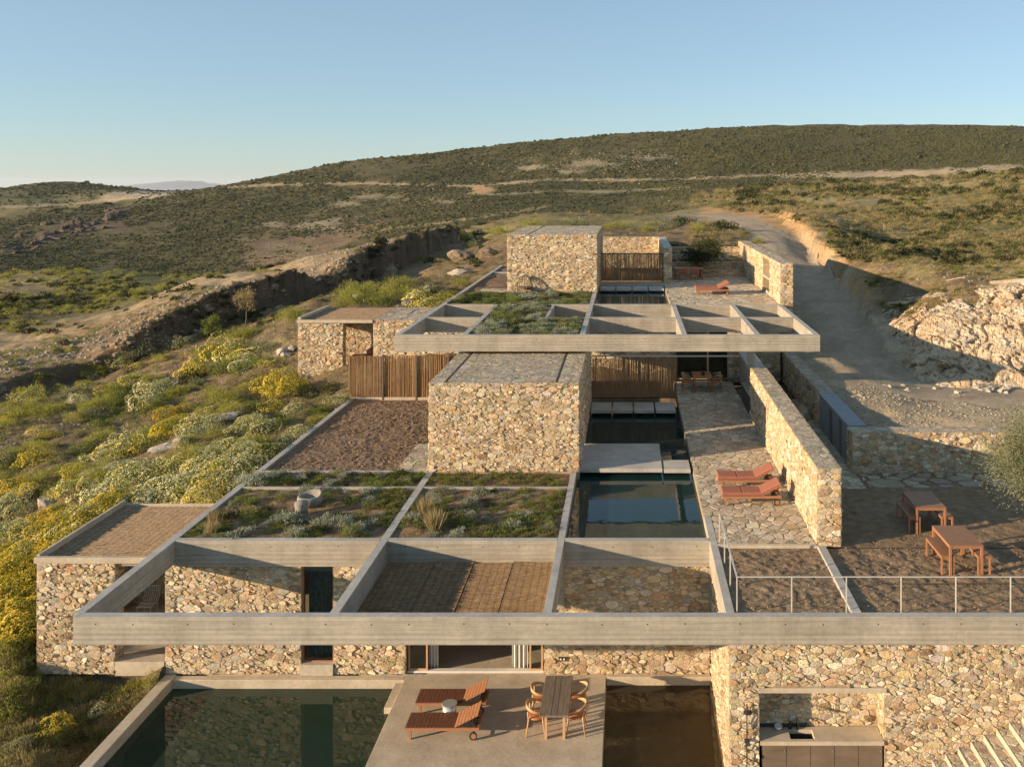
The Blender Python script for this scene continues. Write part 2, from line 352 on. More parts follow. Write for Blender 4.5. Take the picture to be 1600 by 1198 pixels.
for p in [(1000,350,110),(900,352,100),(850,350,100),(780,355,110),(740,370,105),(1000,340,170),(850,338,170)]: Pp(*p, 'grass')
for p in [(1000,370,80),(1060,372,77),(1080,360,88),(940,366,80)]: Pp(*p, 'dirt')
for p in [(1110,337,150),(1150,345,110),(1190,360,92),(1225,385,76),(1255,430,66),(1285,480,56),(1320,530,50),(1350,570,45.5),
          (1400,610,40),(1400,655,35),(1600,655,35),(1600,615,39.5),(1500,612,39.5),(1260,560,47),(1240,540,50),(1800,640,36),(1330,640,36.5)]: Pp(*p, 'gravel')
for p in [(1340,470,58),(1350,500,53)]: Pp(*p, 'dirt')
for p in [(1385,432,60),(1290,372,84)]: Pp(*p, 'grass')
for p in [(1262,392,78),(1215,338,112),(1240,352,98)]: Pp(*p, 'orange')
for p in [(1400,400,75),(1500,400,68),(1600,400,62),(1600,440,52),(1500,440,56),(1450,447,55),(1340,390,80),(1800,430,50)]: Pp(*p, 'grass')
for p in [(1385,487,54.5),(1450,470,51.5),(1500,462,50.5),(1600,460,48.5),(1800,470,46)]: Pp(*p, 'dirt')
for p in [(1375,530,49.5),(1430,590,44),(1500,603,42.5),(1600,600,42),(1800,600,41)]: Pp(*p, 'gravel')
for p in [(1300,340,130),(1200,325,180),(1400,340,120),(1500,340,110),(1600,330,105),(1800,330,100)]: Pp(*p, 'green')
for p in [(1500,370,85),(1600,370,80)]: Pp(*p, 'green')
for p in [(1600,290,180),(1500,300,190),(1400,305,200),(1300,300,230),(1200,300,250),(1850,280,180)]: Pp(*p, 'grass')
for p in [(1600,266,260),(1500,274,270),(1300,283,300),(1230,290,310),(1850,250,260),(1600,272,330),(1400,286,380),(1230,294,400)]: Pp(*p, 'scrub')
CPA = np.array([(a*3, b, t) for a, b, t, _ in CP]); CPT = [c[3] for c in CP]
def tps_k(r2): return np.where(r2 > 1e-12, r2*np.log(np.maximum(r2, 1e-12))*.5, 0)
n = len(CPA); P = CPA[:, :2]
K = tps_k(((P[:, None]-P[None])**2).sum(2)) + np.eye(n)*2e-4
Q = np.concatenate([np.ones((n, 1)), P], 1)
sol = np.linalg.solve(np.block([[K, Q], [Q.T, np.zeros((3, 3))]]), np.concatenate([CPA[:, 2], np.zeros(3)]))
def tps(a, b):
    out = np.empty_like(a); p = np.stack([a*3, b], -1).reshape(-1, 2); o = out.reshape(-1)
    for i in range(0, len(p), 20000):
        q = p[i:i+20000]
        o[i:i+20000] = tps_k(((q[:, None]-P[None])**2).sum(2)) @ sol[:n] + sol[n] + q @ sol[n+1:]
    return out
# the cut bank on the far side of the track left of the house
BANK = [(px_at(*p).xy, h) for p, h in [((-60,640,52),.9),((0,612,54),1.0),((100,588,57),1.3),((230,545,61),1.5),((320,522,64),1.9),((390,508,67),2.3),
        ((500,472,75),2.9),((600,434,86),2.5),((690,391,97),1.7),((730,372,108),.2)]]
BANK2 = [(px_at(*p).xy, h) for p, h in [((1190,334,140),.2),((1228,350,102),1.3),((1258,392,78),1.5),((1288,432,68),1.5),((1322,476,59),1.2),((1350,506,53),.6)]]
def bank(X, Y, BANK=BANK):
    best = np.full(X.shape, 1e9); sd = np.zeros(X.shape); hh = np.zeros(X.shape)
    for (p, h0), (q, h1) in zip(BANK[:-1], BANK[1:]):
        dx, dy = q.x-p.x, q.y-p.y; L = math.hypot(dx, dy)
        s = np.clip(((X-p.x)*dx+(Y-p.y)*dy)/L**2, 0, 1)
        ex, ey = X-p.x-s*dx, Y-p.y-s*dy; d = np.hypot(ex, ey); side = np.sign(dx*ey-dy*ex)
        m = d < best; best = np.where(m, d, best); sd = np.where(m, side*d, sd); hh = np.where(m, h0+(h1-h0)*s, hh)
    return sd, hh
ROAD = [px_at(*p).xy for p in [(1700,635,37.5),(1560,632,38),(1440,625,39),(1370,590,43),(1335,545,48.5),(1298,492,55),(1266,436,65),(1232,388,76),(1192,360,92),(1152,345,110),(1112,337,150)]]
def dist_poly(X, Y, pts):
    best = np.full(X.shape, 1e9)
    for p, q in zip(pts[:-1], pts[1:]):
        dx, dy = q[0]-p[0], q[1]-p[1]; L2 = dx*dx+dy*dy
        s = np.clip(((X-p[0])*dx+(Y-p[1])*dy)/L2, 0, 1); best = np.minimum(best, np.hypot(X-p[0]-s*dx, Y-p[1]-s*dy))
    return best
na = 520; AA = np.linspace(-1.35, 1.05, na)
YY = np.concatenate([np.linspace(11, 72, 430), np.exp(np.linspace(math.log(72.3), math.log(1500), 300))]); LY = np.log(YY)
ga, gb = np.meshgrid(AA, LY); gY = np.exp(gb); gX = ga*gY
gz = CZ + tps(ga, gb)*gY
sd, hh = bank(gX, gY)
step = np.clip(sd/.55, 0, 1); step = step*step*(3-2*step)
sdn = sd + fbm(gX*.3, gY*.3, 4, 5)*2.2+fbm(gX*.09, gY*.09, 2, 15)*3.0
step = np.clip(sdn/.5, 0, 1); step = step*step*(3-2*step)
hh = hh*(1+.55*fbm(gX*.16, gY*.16, 3, 16)); gz += hh*step*np.exp(-np.maximum(sd, 0)/26)
sd2, hh2 = bank(gX, gY, BANK2); sd2n = sd2+fbm(gX*.5, gY*.5, 4, 25)*1.2; st2 = np.clip(sd2n/.8, 0, 1); gz += hh2*st2*st2*(3-2*st2)*np.exp(-np.maximum(sd2, 0)/9)*np.clip((9-sd2)/4, 0, 1)
droad = dist_poly(gX, gY, ROAD)
calm = np.clip((droad-2.4)/4, .12, 1)
near = np.clip((160-gY)/100, 0, 1)
gz += calm*(fbm(gX*.9, gY*.9, 4, 1)*.30*near + fbm(gX*.09, gY*.09, 3, 2)*.8*np.clip(gY/60, .25, 1.3) + fbm(gX*.012, gY*.012, 3, 3)*np.clip((gY-120)*.012, 0, 6))
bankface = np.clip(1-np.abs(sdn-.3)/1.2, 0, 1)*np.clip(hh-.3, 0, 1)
gz += bankface*fbm(gX*2.2, gY*2.2, 3, 9)*.5
# ground is dug away under the house
for x0, x1, y0, y1, zz in [(-13.75,22,9,26.9,-2.4),(2.7,22,22.05,33.0,3.55),(-13.75,2.7,26.6,34,-2.4),(-13.75,8.3,26.6,44.4,1.9),(-17.5,-13.6,26.8,31.3,-.14),(-17.7,-6.5,48.5,53.1,3.55),
                           (-10,8.4,38.4,48,1.9),(-9.95,8.7,47.8,70,6.9),(2.6,8.5,30,50,3.5),(8.2,20,32.8,33.7,3.6)]:
    m = (gX > x0) & (gX < x1) & (gY > y0) & (gY < y1); gz = np.where(m, np.minimum(gz, zz), gz)
TZ = gz
def ground(X, Y):
    X, Y = np.asarray(X, float), np.asarray(Y, float); a = X/Y
    fi = np.clip((a-AA[0])/(AA[1]-AA[0]), 0, na-1.001); i = fi.astype(int); fx = fi-i
    j = np.clip(np.searchsorted(YY, Y)-1, 0, len(YY)-2); fy = np.clip((Y-YY[j])/(YY[j+1]-YY[j]), 0, 1)
    return (TZ[j, i]*(1-fx)+TZ[j, i+1]*fx)*(1-fy)+(TZ[j+1, i]*(1-fx)+TZ[j+1, i+1]*fx)*fy
def ground_seen(px, py, ymin=18, ymax=1200):      # first ground point met along the ray through a photo pixel
    a = (px-VX)/F; t = -(py-VY)/F; fi = min(max((a-AA[0])/(AA[1]-AA[0]), 0), na-1.001); i = int(fi); f = fi-i
    prof = TZ[:, i]*(1-f)+TZ[:, i+1]*f; d = CZ+t*YY-prof
    k = np.nonzero((d <= 0) & (YY > ymin) & (YY < ymax))[0]
    if not len(k): return None
    k = k[0]; Y = YY[k]; return (a*Y, Y, prof[k])
# albedo
wsum = np.zeros(gX.shape); colr = np.zeros(gX.shape+(3,)); dens = np.zeros(gX.shape)
jx, jy = fbm(gX/gY*40, gb*14, 4, 21)*.10, fbm(gX/gY*40, gb*14, 4, 22)*.10
qa, qb = ga*3+jx, gb+jy
for (a3, b, _), ty in zip(CPA, CPT):
    wgt = 1/(((qa-a3)**2*1.0+(qb-b)**2)+2e-4)**2; c, d = TYPES[ty]
    wsum += wgt; dens += wgt*d; colr += wgt[..., None]*np.array(c)
colr /= wsum[..., None]; dens /= wsum
gpx, gpy = VX+ga*F, VY-(gz-CZ)/gY*F
def paint(mask, c, dz=0.0):
    global colr, dens
    m = np.clip(mask, 0, 1); colr = colr*(1-m[..., None])+np.array(c)*m[..., None]; dens = dens*(1-m)+dz*m
def path_px(pts, wd, c, ymin, ymax, dz=0.0):
    d = dist_poly(gpx, gpy, pts)+fbm(gpx*.05, gpy*.2, 3, 31)*wd*.8; paint((1-np.clip((d-wd*.6)/(wd*.6), 0, 1))*((gY > ymin) & (gY < ymax)), c, dz)
def blob_px(cx, cy, rx, ry, c, ymin, ymax, dz=.05):
    d = np.hypot((gpx-cx)/rx, (gpy-cy)/ry)+fbm(gpx*.04, gpy*.12, 4, cx)*1.3; paint(np.clip((1.1-d)/.5, 0, 1)*((gY > ymin) & (gY < ymax)), c, dz)
TAN, PALE, ORG = (.38, .30, .19), (.44, .38, .29), (.45, .29, .155)
path_px([(352,292),(420,289),(520,286),(640,288),(740,291),(800,286),(850,281),(1000,281),(1130,277),(1210,272)], 2.2, TAN, 330, 900)
path_px([(1215,276),(1300,274),(1400,271),(1480,268),(1560,262),(1640,258)], 5.5, (.43,.33,.22), 200, 900)
path_px([(0,323),(60,321),(120,318),(170,312)], 2.2, TAN, 300, 900)
path_px([(600,357),(660,352),(760,338),(860,322)], 2.0, (.27,.22,.13), 200, 600, .2)
path_px([(720,302),(790,304),(860,298),(960,300),(1080,292)], 2.2, (.30,.25,.15), 250, 700, .2)
blob_px(180,309,48,7, (.46,.36,.24), 450, 900); blob_px(225,304,40,5, PALE, 450, 900)
blob_px(755,296,22,5, ORG, 250, 800)
for cx, cy, rx, ry in [(940,256,60,6),(1010,247,45,5),(820,262,40,5),(900,268,50,4),(600,306,45,5),(540,318,30,4),(680,312,36,5),(430,350,20,8),(505,352,34,10)]:
    blob_px(cx, cy, rx, ry, (.27,.225,.15), 200, 900, .3)
blob_px(450,392,45,10, (.21,.165,.105), 200, 420, .25); blob_px(60,375,55,18, (.16,.12,.085), 250, 500, .25); blob_px(150,350,60,10, (.13,.10,.07), 250, 520, .3)
blob_px(1480,288,110,10, (.36,.29,.17), 120, 330, .15); blob_px(1290,312,90,8, (.33,.27,.15), 120, 330, .2)
blob_px(30,440,60,22, (.29,.23,.14), 90, 200, .1)
path_px([(1105,330),(1160,330),(1215,341),(1250,372),(1275,402),(1300,420)], 8, ORG, 60, 260); path_px([(1245,365),(1262,395),(1280,415)], 9, ORG, 60, 120)
paint(np.clip(1.2-np.abs(sd2n-.2)/1.3, 0, 1)*np.clip(hh2, 0, 1)*(gY > 50), (.42, .275, .15), 0)
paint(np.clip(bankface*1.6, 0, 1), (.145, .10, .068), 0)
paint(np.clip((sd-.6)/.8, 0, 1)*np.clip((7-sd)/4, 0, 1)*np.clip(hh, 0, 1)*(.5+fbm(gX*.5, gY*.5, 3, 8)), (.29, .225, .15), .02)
paint(np.clip((2.5-droad)/1.2+fbm(gX*.6, gY*.6, 3, 6)*.8, 0, 1), (.40, .335, .25), 0)
colr *= (1+.35*fbm(gX*.35, gY*.35, 4, 12)[..., None])
DENS = np.clip(dens, 0, 1)
def terrain_mesh():
    v = np.stack([gX, gY, gz], -1).reshape(-1, 3); nr = len(YY)
    i = np.arange(nr-1)[:, None]*na+np.arange(na-1)[None]; f = np.stack([i, i+1, i+na+1, i+na], -1).reshape(-1, 4)
    me = bpy.data.meshes.new('ground'); me.vertices.add(len(v)); me.vertices.foreach_set('co', v.ravel().astype(np.float32))
    me.loops.add(f.size); me.loops.foreach_set('vertex_index', f.ravel().astype(np.int32))
    me.polygons.add(len(f)); me.polygons.foreach_set('loop_start', (np.arange(len(f))*4).astype(np.int32))
    me.polygons.foreach_set('use_smooth', np.ones(len(f), bool))
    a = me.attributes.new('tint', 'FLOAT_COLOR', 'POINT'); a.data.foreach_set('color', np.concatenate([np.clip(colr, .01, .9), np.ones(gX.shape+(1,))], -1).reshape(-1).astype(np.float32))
    me.materials.append(M['ground']); me.update(calc_edges=True); me.validate()
    o = bpy.data.objects.new('ground', me); COL.objects.link(o); return setp(o, 'stony hillside ground with soil, scrub and grass', kind='structure')
terrain_mesh()
# gravel road draped over the ground
def road_mesh():
    pts = []; 
    for p, q in zip(ROAD[:-1], ROAD[1:]):
        k = max(2, int((q-p).length/1.2)); pts += [p+(q-p)*i/k for i in range(k)]
    pts.append(ROAD[-1]); sm = pts[:]
    for _ in range(12): sm = [sm[0]]+[(sm[i-1]+sm[i]*2+sm[i+1])/4 for i in range(1, len(sm)-1)]+[sm[-1]]
    b = MB(); W = 12
    for i, p in enumerate(sm):
        d = (sm[min(i+1, len(sm)-1)]-sm[max(i-1, 0)]).normalized(); nrm = Vector((-d.y, d.x))
        wd = 1.75+max(0, (45-p.y))*.12 + .25*math.sin(i*1.7)
        for k in range(W+1):
            s = (k/W-.5)*2; q = p+nrm*s*wd; rut = -.035*(math.exp(-((abs(s)-.5)/.13)**2))
            b.v.append((q.x, q.y, float(ground(q.x, q.y))+.07*(1-s*s)**.5*1.0+rut+.01))
    for i in range(len(sm)-1):
        for k in range(W): a = i*(W+1)+k; b.f.append((a, a+1, a+W+2, a+W+1))
    o = b.build('gravel_road', M['gravel'], smooth=True, kind='structure', label='pale gravel road winding up the hill')
road_mesh()
# sea and far island
b = MB(); b.add([(-30000,2500,-150),(-30000,24000,-150),(24000,24000,-150),(24000,2500,-150)], [(3,2,1,0)])
t = NT('sea', .25, .5); t.col((.05, .10, .14)); M['sea'] = t.m
b.build('sea', M['sea'], kind='structure', label='calm sea at the horizon')
t = NT('island', .95, .1); t.col((.14, .15, .15)); M['island'] = t.m
iv, IF = [], []; N = 60
prof = [0,.15,.35,.42,.5,.62,.58,.7,.85,.78,.92,1,.9,.95,.86,.9,.7,.55,.6,.5,.35,.3,.2,.12,.06,0]
for r_, (dy, k) in enumerate([(0, 0), (700, .75), (1400, 1), (2400, 0)]):
    for i in range(N+1):
        s = i/N*(len(prof)-1); j = min(int(s), len(prof)-2); hgt = prof[j]+(prof[j+1]-prof[j])*(s-j)
        X = (172+(372-172)*i/N-VX)/F*21000; iv.append((X, 20300+dy, -152+hgt*k*185))
for r_ in range(3):
    for i in range(N): a = r_*(N+1)+i; IF.append((a, a+1, a+N+2, a+N+1))
setp(obj_from('island', iv, IF, M['island'], smooth=True), 'blue hazy island on the horizon', kind='structure')
# ------------------------------------------------------------------ rubble masonry: every stone a piece with its own edges
PAL = [((.67,.55,.38),28),((.60,.48,.315),24),((.61,.445,.255),16),((.53,.415,.27),13),((.50,.435,.345),7),((.71,.63,.48),8),((.37,.265,.17),5),((.54,.35,.195),6),((.55,.50,.41),3),((.45,.35,.24),5)]
PALF = [((.56,.48,.36),24),((.51,.43,.315),22),((.60,.53,.41),16),((.46,.38,.275),12),((.49,.44,.36),8),((.54,.42,.30),8)]
PALR = [((.43,.365,.275),20),((.46,.395,.30),18),((.40,.345,.265),14),((.49,.43,.33),8),((.42,.375,.31),10)]
def clip(poly, nx, ny, c):
    out = []; m = len(poly)
    for i in range(m):
        p, q = poly[i], poly[(i+1)%m]; dp = nx*p[0]+ny*p[1]-c; dq = nx*q[0]+ny*q[1]-c
        if dp <= 0: out.append(p)
        if (dp < 0 < dq) or (dq < 0 < dp):
            s = dp/(dp-dq); out.append((p[0]+(q[0]-p[0])*s, p[1]+(q[1]-p[1])*s))
    return out
def cells(U, V, size, an, holes, rn, var=.38):
    size *= .66; V *= an; pts = []; g = {}; gs = size*1.3
    if an > 1.5 and U > .5:                        # larger quoin stones up both ends of a rubble face
        y = size*.5
        k = 0
        while y < V:
            for e in (0, 1):
                q = size*(.42 if (k+e) % 2 else .85)*rn.uniform(.85, 1.15); r = size*rn.uniform(.62, .8); x = q if e == 0 else U-q; yy = y+rn.uniform(-.15, .15)*size
                g.setdefault((int(x//gs), int(yy//gs)), []).append((x, yy, r)); pts.append((x, yy, r))
            y += size*rn.uniform(1.25, 1.7); k += 1
    for k in range(int(14*U*V/size**2)+30):
        r = min(max(size*math.exp(rn.gauss(-.12, var)), size*.36), size*1.65); r *= .62
        x, y = rn.uniform(-size, U+size), rn.uniform(-size, V+size); ix, iy = int(x//gs), int(y//gs); ok = True
        for dx in (-2, -1, 0, 1, 2):
            for dy in (-2, -1, 0, 1, 2):
                for (a, b_, r2) in g.get((ix+dx, iy+dy), ()):
                    if (a-x)**2+(b_-y)**2 < (r+r2)**2*.72: ok = False; break
                if not ok: break
            if not ok: break
        if ok: g.setdefault((ix, iy), []).append((x, y, r)); pts.append((x, y, r))
    res = []
    for (x, y, r) in pts:
        if not (0 <= x <= U and 0 <= y <= V): 
            if x < -.3*size or x > U+.3*size or y < -.3*size or y > V+.3*size: continue
        poly = [(max(0, x-2*size), max(0, y-2*size)), (min(U, x+2*size), max(0, y-2*size)), (min(U, x+2*size), min(V, y+2*size)), (max(0, x-2*size), min(V, y+2*size))]
        if poly[1][0] <= poly[0][0] or poly[2][1] <= poly[1][1]: continue
        ix, iy = int(x//gs), int(y//gs)
        for dx in (-3, -2, -1, 0, 1, 2, 3):
            for dy in (-3, -2, -1, 0, 1, 2, 3):
                for (a, b_, r2) in g.get((ix+dx, iy+dy), ()):
                    if a == x and b_ == y: continue
                    poly = clip(poly, 2*(a-x), 2*(b_-y), a*a+b_*b_-x*x-y*y-r2*r2+r*r)
                    if len(poly) < 3: break
                if len(poly) < 3: break
            if len(poly) < 3: break
        if len(poly) < 3: continue
        poly = [(p[0], p[1]/an) for p in poly]
        cx = sum(p[0] for p in poly)/len(poly); cy = sum(p[1] for p in poly)/len(poly); dead = False
        for (a0, a1, b0, b1) in holes:
            s = [(a0-cx, -1, 0), (cx-a1, 1, 0), (b0-cy, 0, -1), (cy-b1, 0, 1)]
            m = max(s)
            if m[0] <= 0: dead = True; break
            if m[1] == -1: poly = clip(poly, 1, 0, a0)
            elif m[1] == 1: poly = clip(poly, -1, 0, -a1)
            elif m[2] == -1: poly = clip(poly, 0, 1, b0)
            else: poly = clip(poly, 0, -1, -b1)
            if len(poly) < 3: dead = True; break
        if not dead: res.append(poly)
    return res
class Stones:
    def __init__(s, parent, seed): s.parent = parent; s.rn = random.Random(seed); s.st = []
    def face(s, o, u, v, U, V, size=.30, an=1.95, holes=(), prot=(.0, .038), gap=.006, pal=PAL, depth=.03, flat=.88, var=.62):
        o, u, v = Vector(o), Vector(u), Vector(v); nrm = u.cross(v); rn = s.rn
        cs, ws = [p[0] for p in pal], [p[1] for p in pal]
        for poly in cells(U, V, size, an, holes, rn, var):
            ar = 0; m = len(poly)
            for i in range(m): ar += poly[i][0]*poly[(i+1)%m][1]-poly[(i+1)%m][0]*poly[i][1]
            ar = abs(ar)/2
            if ar < .0018: continue
            cx = sum(p[0] for p in poly)/m; cy = sum(p[1] for p in poly)/m
            ring = []
            for i in range(m):
                p, q, r_ = poly[i-1], poly[i], poly[(i+1)%m]
                k = rn.uniform(.05, .22); ring.append((q[0]+(p[0]-q[0])*k, q[1]+(p[1]-q[1])*k))
                k = rn.uniform(.05, .22); ring.append((q[0]+(r_[0]-q[0])*k, q[1]+(r_[1]-q[1])*k))
                if flat < .89 and (r_[0]-q[0])**2+(r_[1]-q[1])**2 > .012: k = rn.uniform(.4, .6); j = rn.uniform(.90, .99); mx_, my_ = q[0]+(r_[0]-q[0])*k, q[1]+(r_[1]-q[1])*k; ring.append((cx+(mx_-cx)*j, cy+(my_-cy)*j))
            rad = math.sqrt(ar/math.pi); f = max(.5, 1-gap*rn.uniform(.35, 1.9)/rad)
            h = rn.uniform(*prot); tx, ty = rn.gauss(0, .35*h/rad), rn.gauss(0, .35*h/rad); n2 = len(ring); vs = []
            for x, y in ring: vs.append(o+u*(cx+(x-cx)*f)+v*(cy+(y-cy)*f)-nrm*depth)
            for x, y in ring:
                j = f*rn.uniform(.95, 1.0); vs.append(o+u*(cx+(x-cx)*j)+v*(cy+(y-cy)*j)+nrm*(h*.55+tx*(x-cx)+ty*(y-cy)))
            for x, y in ring:
                j = f*flat*rn.uniform(.92, 1.04); vs.append(o+u*(cx+(x-cx)*j)+v*(cy+(y-cy)*j)+nrm*(h+tx*(x-cx)+ty*(y-cy)+rn.gauss(0, h*.10)))
            vs.append(o+u*cx+v*cy+nrm*(h*rn.uniform(.95, 1.2)))
            fs = [(k*n2+i, k*n2+(i+1)%n2, (k+1)*n2+(i+1)%n2, (k+1)*n2+i) for k in (0, 1) for i in range(n2)]
            fs += [(2*n2+i, 2*n2+(i+1)%n2, 3*n2) for i in range(n2)]
            c = rn.choices(cs, ws)[0]; g = rn.gauss(1, .11); c = [min(.8, max(.02, c[k]*g*rn.uniform(.95, 1.05))) for k in range(3)]
            s.st.append((ar/(o+u*cx+v*cy).y**2, [tuple(x) for x in vs], fs, (*c, 1)))
    def finish(s, name='stone', limit=300, mat='stone'):
        s.st.sort(key=lambda x: -x[0])
        for k, (_, vs, fs, c) in enumerate(s.st[:limit]): obj_from(name, vs, fs, M[mat], s.parent, tint=[c]*len(vs))
        V, Fc, T = [], [], []
        for _, vs, fs, c in s.st[limit:]:
            b = len(V); V += vs; Fc += [tuple(i+b for i in f) for f in fs]; T += [c]*len(vs)
        if V: setp(obj_from('smaller_'+name+'s', V, Fc, M[mat], s.parent, tint=T), kind='stuff')
def rubble_box(root, st, x0, x1, y0, y1, z0, z1, faces='flr', size=.30, holes={}, name='wall_core', top=True, capsize=.36, body=True):
    """masonry volume: mortar core plus stones on the named faces (f front, l left, r right, b back, t top)"""
    if body: b = MB(); b.box(x0, x1, y0, y1, z0, z1); b.build(name, M['mortar'], root)
    if 'f' in faces: st.face((x0, y0, z0), (1,0,0), (0,0,1), x1-x0, z1-z0, size, holes=holes.get('f', ()))
    if 'l' in faces: st.face((x0, y1, z0), (0,-1,0), (0,0,1), y1-y0, z1-z0, size, holes=holes.get('l', ()))
    if 'r' in faces: st.face((x1, y0, z0), (0,1,0), (0,0,1), y1-y0, z1-z0, size, holes=holes.get('r', ()))
    if 'b' in faces: st.face((x1, y1, z0), (-1,0,0), (0,0,1), x1-x0, z1-z0, size, holes=holes.get('b', ()))
    if 't' in faces: st.face((x0, y0, z1), (1,0,0), (0,1,0), x1-x0, y1-y0, capsize, an=1.0, prot=(.002, .010), gap=.008, pal=PALR, flat=.95)
# ------------------------------------------------------------------ the house
def sheet(name, x0, x1, y0, y1, z, mat, res=.18, amp=.03, sc=3.0, parent=None, seed=0, fine=.5, **kw):
    nx, ny = max(2, int((x1-x0)/res)), max(2, int((y1-y0)/res))
    gx, gy = np.meshgrid(np.linspace(x0, x1, nx+1), np.linspace(y0, y1, ny+1))
    edge = np.minimum(np.minimum(gx-x0, x1-gx), np.minimum(gy-y0, y1-gy)); e = np.clip(edge/.3, 0, 1)
    zz = z+amp*e*(fbm(gx*sc*.25, gy*sc*.25, 2, seed+3)*1.6+fine*fbm(gx*sc, gy*sc, 3, seed)*2)
    v = np.stack([gx, gy, zz], -1).reshape(-1, 3); i = np.arange(ny)[:, None]*(nx+1)+np.arange(nx)[None]
    f = np.stack([i, i+1, i+nx+2, i+nx+1], -1).reshape(-1, 4)
    o = obj_from(name, v.tolist(), f.tolist(), M[mat], parent, smooth=True); return setp(o, **kw)
def slab(name, x0, x1, y0, y1, z0, z1, mat, parent=None, bev=.008, **kw):
    b = MB(); b.box(x0, x1, y0, y1, z0, z1, bev); return b.build(name, M[mat], parent, **kw)
def beam(root, x0, x1, y0, y1, z0, z1, holes=True):
    o = slab('beam', x0, x1, y0, y1, z0, z1, 'concrete', root, .012)
    slab('beam_cap', x0+.006, x1-.006, y0+.006, y1-.006, z1-.001, z1+.004, 'concrete_cap', o, 0)
    if holes and x1-x0 > 2:                                          # tie holes left by the formwork
        h = MB(); x = x0+.55; k = 0
        while x < x1-.3:
            h.lathe([(.018, 0), (.018, .002)], (0, 0, 0), 8)
            for j in range(len(h.v)-16, len(h.v)): q = h.v[j]; h.v[j] = (x+q[0], y0-.001-q[2], z1-.17+.01*math.sin(k*5)+q[1])
            x += 1.13+.25*math.sin(k*2.1+x0); k += 1
        if h.v: h.build('tie_holes', M['hole'], o, kind='stuff')
    return o
# lower frame of concrete beams
fr = thing('concrete_pergola', 'lower concrete beam grid with the longest front beam, over the bottom terrace and pools', 'pergola', (-13.6, 22, 3.3))
beam(fr, -13.62, 14.6, 22.0, 22.24, 3.32, 4.0)
for x0, x1 in ((-13.72, -13.48), (-7.4, -7.16), (-2.1, -1.89), (2.43, 2.65)): beam(fr, x0, x1, 22.24, 26.66, 3.32, 4.0, False)
for x0, x1 in ((-13.48, -7.4), (-7.16, -2.1), (-1.89, 2.43)): beam(fr, x0, x1, 26.66, 26.9, 3.24, 4.0)
for x0, x1 in ((-13.48, -7.4), (-7.16, -2.1)): beam(fr, x0, x1, 31.3, 31.42, 3.5, 4.0, False)
beam(fr, -13.48, -7.4, 33.0, 33.16, 3.4, 4.0, False)
beam(fr, -13.72, -13.48, 26.66, 27.12, 3.32, 4.0, False); beam(fr, -13.72, -13.48, 27.12, 44.4, 1.9, 4.0, False); beam(fr, -7.4, -7.16, 26.66, 33.0, 3.3, 4.0, False)
beam(fr, -2.1, -1.89, 26.66, 33.0, 2.0, 4.0, False); beam(fr, 2.43, 2.65, 26.66, 28.6, 2.0, 4.0, False)
# upper frame
fu = thing('concrete_pergola', 'upper concrete beam grid with two rows of open bays, before the upper terrace', 'pergola', (-10, 38.4, 7.4))
beam(fu, -10.0, 8.24, 38.4, 38.62, 7.4, 8.1)
LONG = [(-10.0, -9.76), (-7.15, -6.91), (-2.08, -1.84), (2.32, 2.56), (5.47, 5.71), (8.0, 8.24)]
for x0, x1 in LONG: beam(fu, x0, x1, 38.62, 47.9, 7.4, 8.1, False)
for k, (p, q) in enumerate(zip(LONG[:-1], LONG[1:])):
    if k != 1: beam(fu, p[1], q[0], 43.3, 43.5, 7.4, 8.1)
    beam(fu, p[1], q[0], 47.9, 48.1, 7.1, 8.1)
beam(fu, -4.05, -3.9, 43.5, 47.9, 7.4, 8.06, False); beam(fu, -3.9, -2.08, 43.32, 43.5, 7.4, 8.06, False)
beam(fu, -10.0, -9.76, 48.1, 70.5, 7.0, 8.1, False); beam(fu, -2.08, -1.84, 48.1, 53.4, 7.0, 8.1, False)
slab('post', 5.5, 5.76, 40.9, 41.16, 6.262, 7.4, 'concrete', fu)
# floors and slabs of the lower storey
slab('roof_slab', -13.48, -2.1, 26.9, 33.0, 3.0, 3.22, 'concrete', kind='structure')
slab('terrace_floor', -6.6, -.65, 13, 26.74, -.35, 0, 'concrete_floor', kind='structure', label='smooth concrete floor of the bottom terrace')
slab('terrace_step', -6.86, -6.602, 25.2, 26.455, -.5, -.1, 'concrete_floor', kind='structure')
slab('room_floor', -13.4, 2.4, 26.95, 33.5, -.3, -.02, 'concrete_floor', kind='structure')
slab('room_back_wall', -13.4, 2.4, 33.5, 33.7, -.3, 3.2, 'plaster', kind='structure')
slab('room_side_wall', -7.4, -7.25, 27.1, 33.5, -.02, 2.98, 'plaster', kind='structure'); slab('room_side_wall', -1.9, -1.7, 27.1, 33.5, -.02, 2.98, 'plaster', kind='structure')
# pools
def pool(x0, x1, y0, y1, zt, zw, zb, wat, wall):
    b = MB(); b.box(x0, x1, y0, y1, zb-.1, zb)
    b.box(x0-.1, x0, y0, y1, zb, zt); b.box(x1, x1+.1, y0, y1, zb, zt); b.box(x0, x1, y0-.1, y0, zb, zt); b.box(x0, x1, y1, y1+.1, zb, zt)
    b.build('pool_basin', M[wall], kind='structure')
    b = MB(); b.add([(x0, y0, zw), (x1, y0, zw), (x1, y1, zw), (x0, y1, zw)], [(0, 1, 2, 3)]); b.build('pool_water', M[wat], kind='structure')
pool(-13.42, -6.62, 12, 26.45, -.28, -.27, -2.1, 'water_green', 'pool_green')
pool(-.63, 2.42, 12, 26.5, -.21, -.2, -.46, 'water_brown', 'pool_brown')
pool(-1.87, 2.41, 26.95, 36.6, 3.71, 3.72, 2.2, 'water_blue', 'pool_blue')
pool(-1.75, 2.41, 36.75, 43.55, 3.71, 3.72, 2.6, 'water_blue', 'pool_blue')
pool(-1.8, 2.28, 48.15, 56.6, 7.85, 7.86, 6.8, 'water_blue', 'pool_blue')
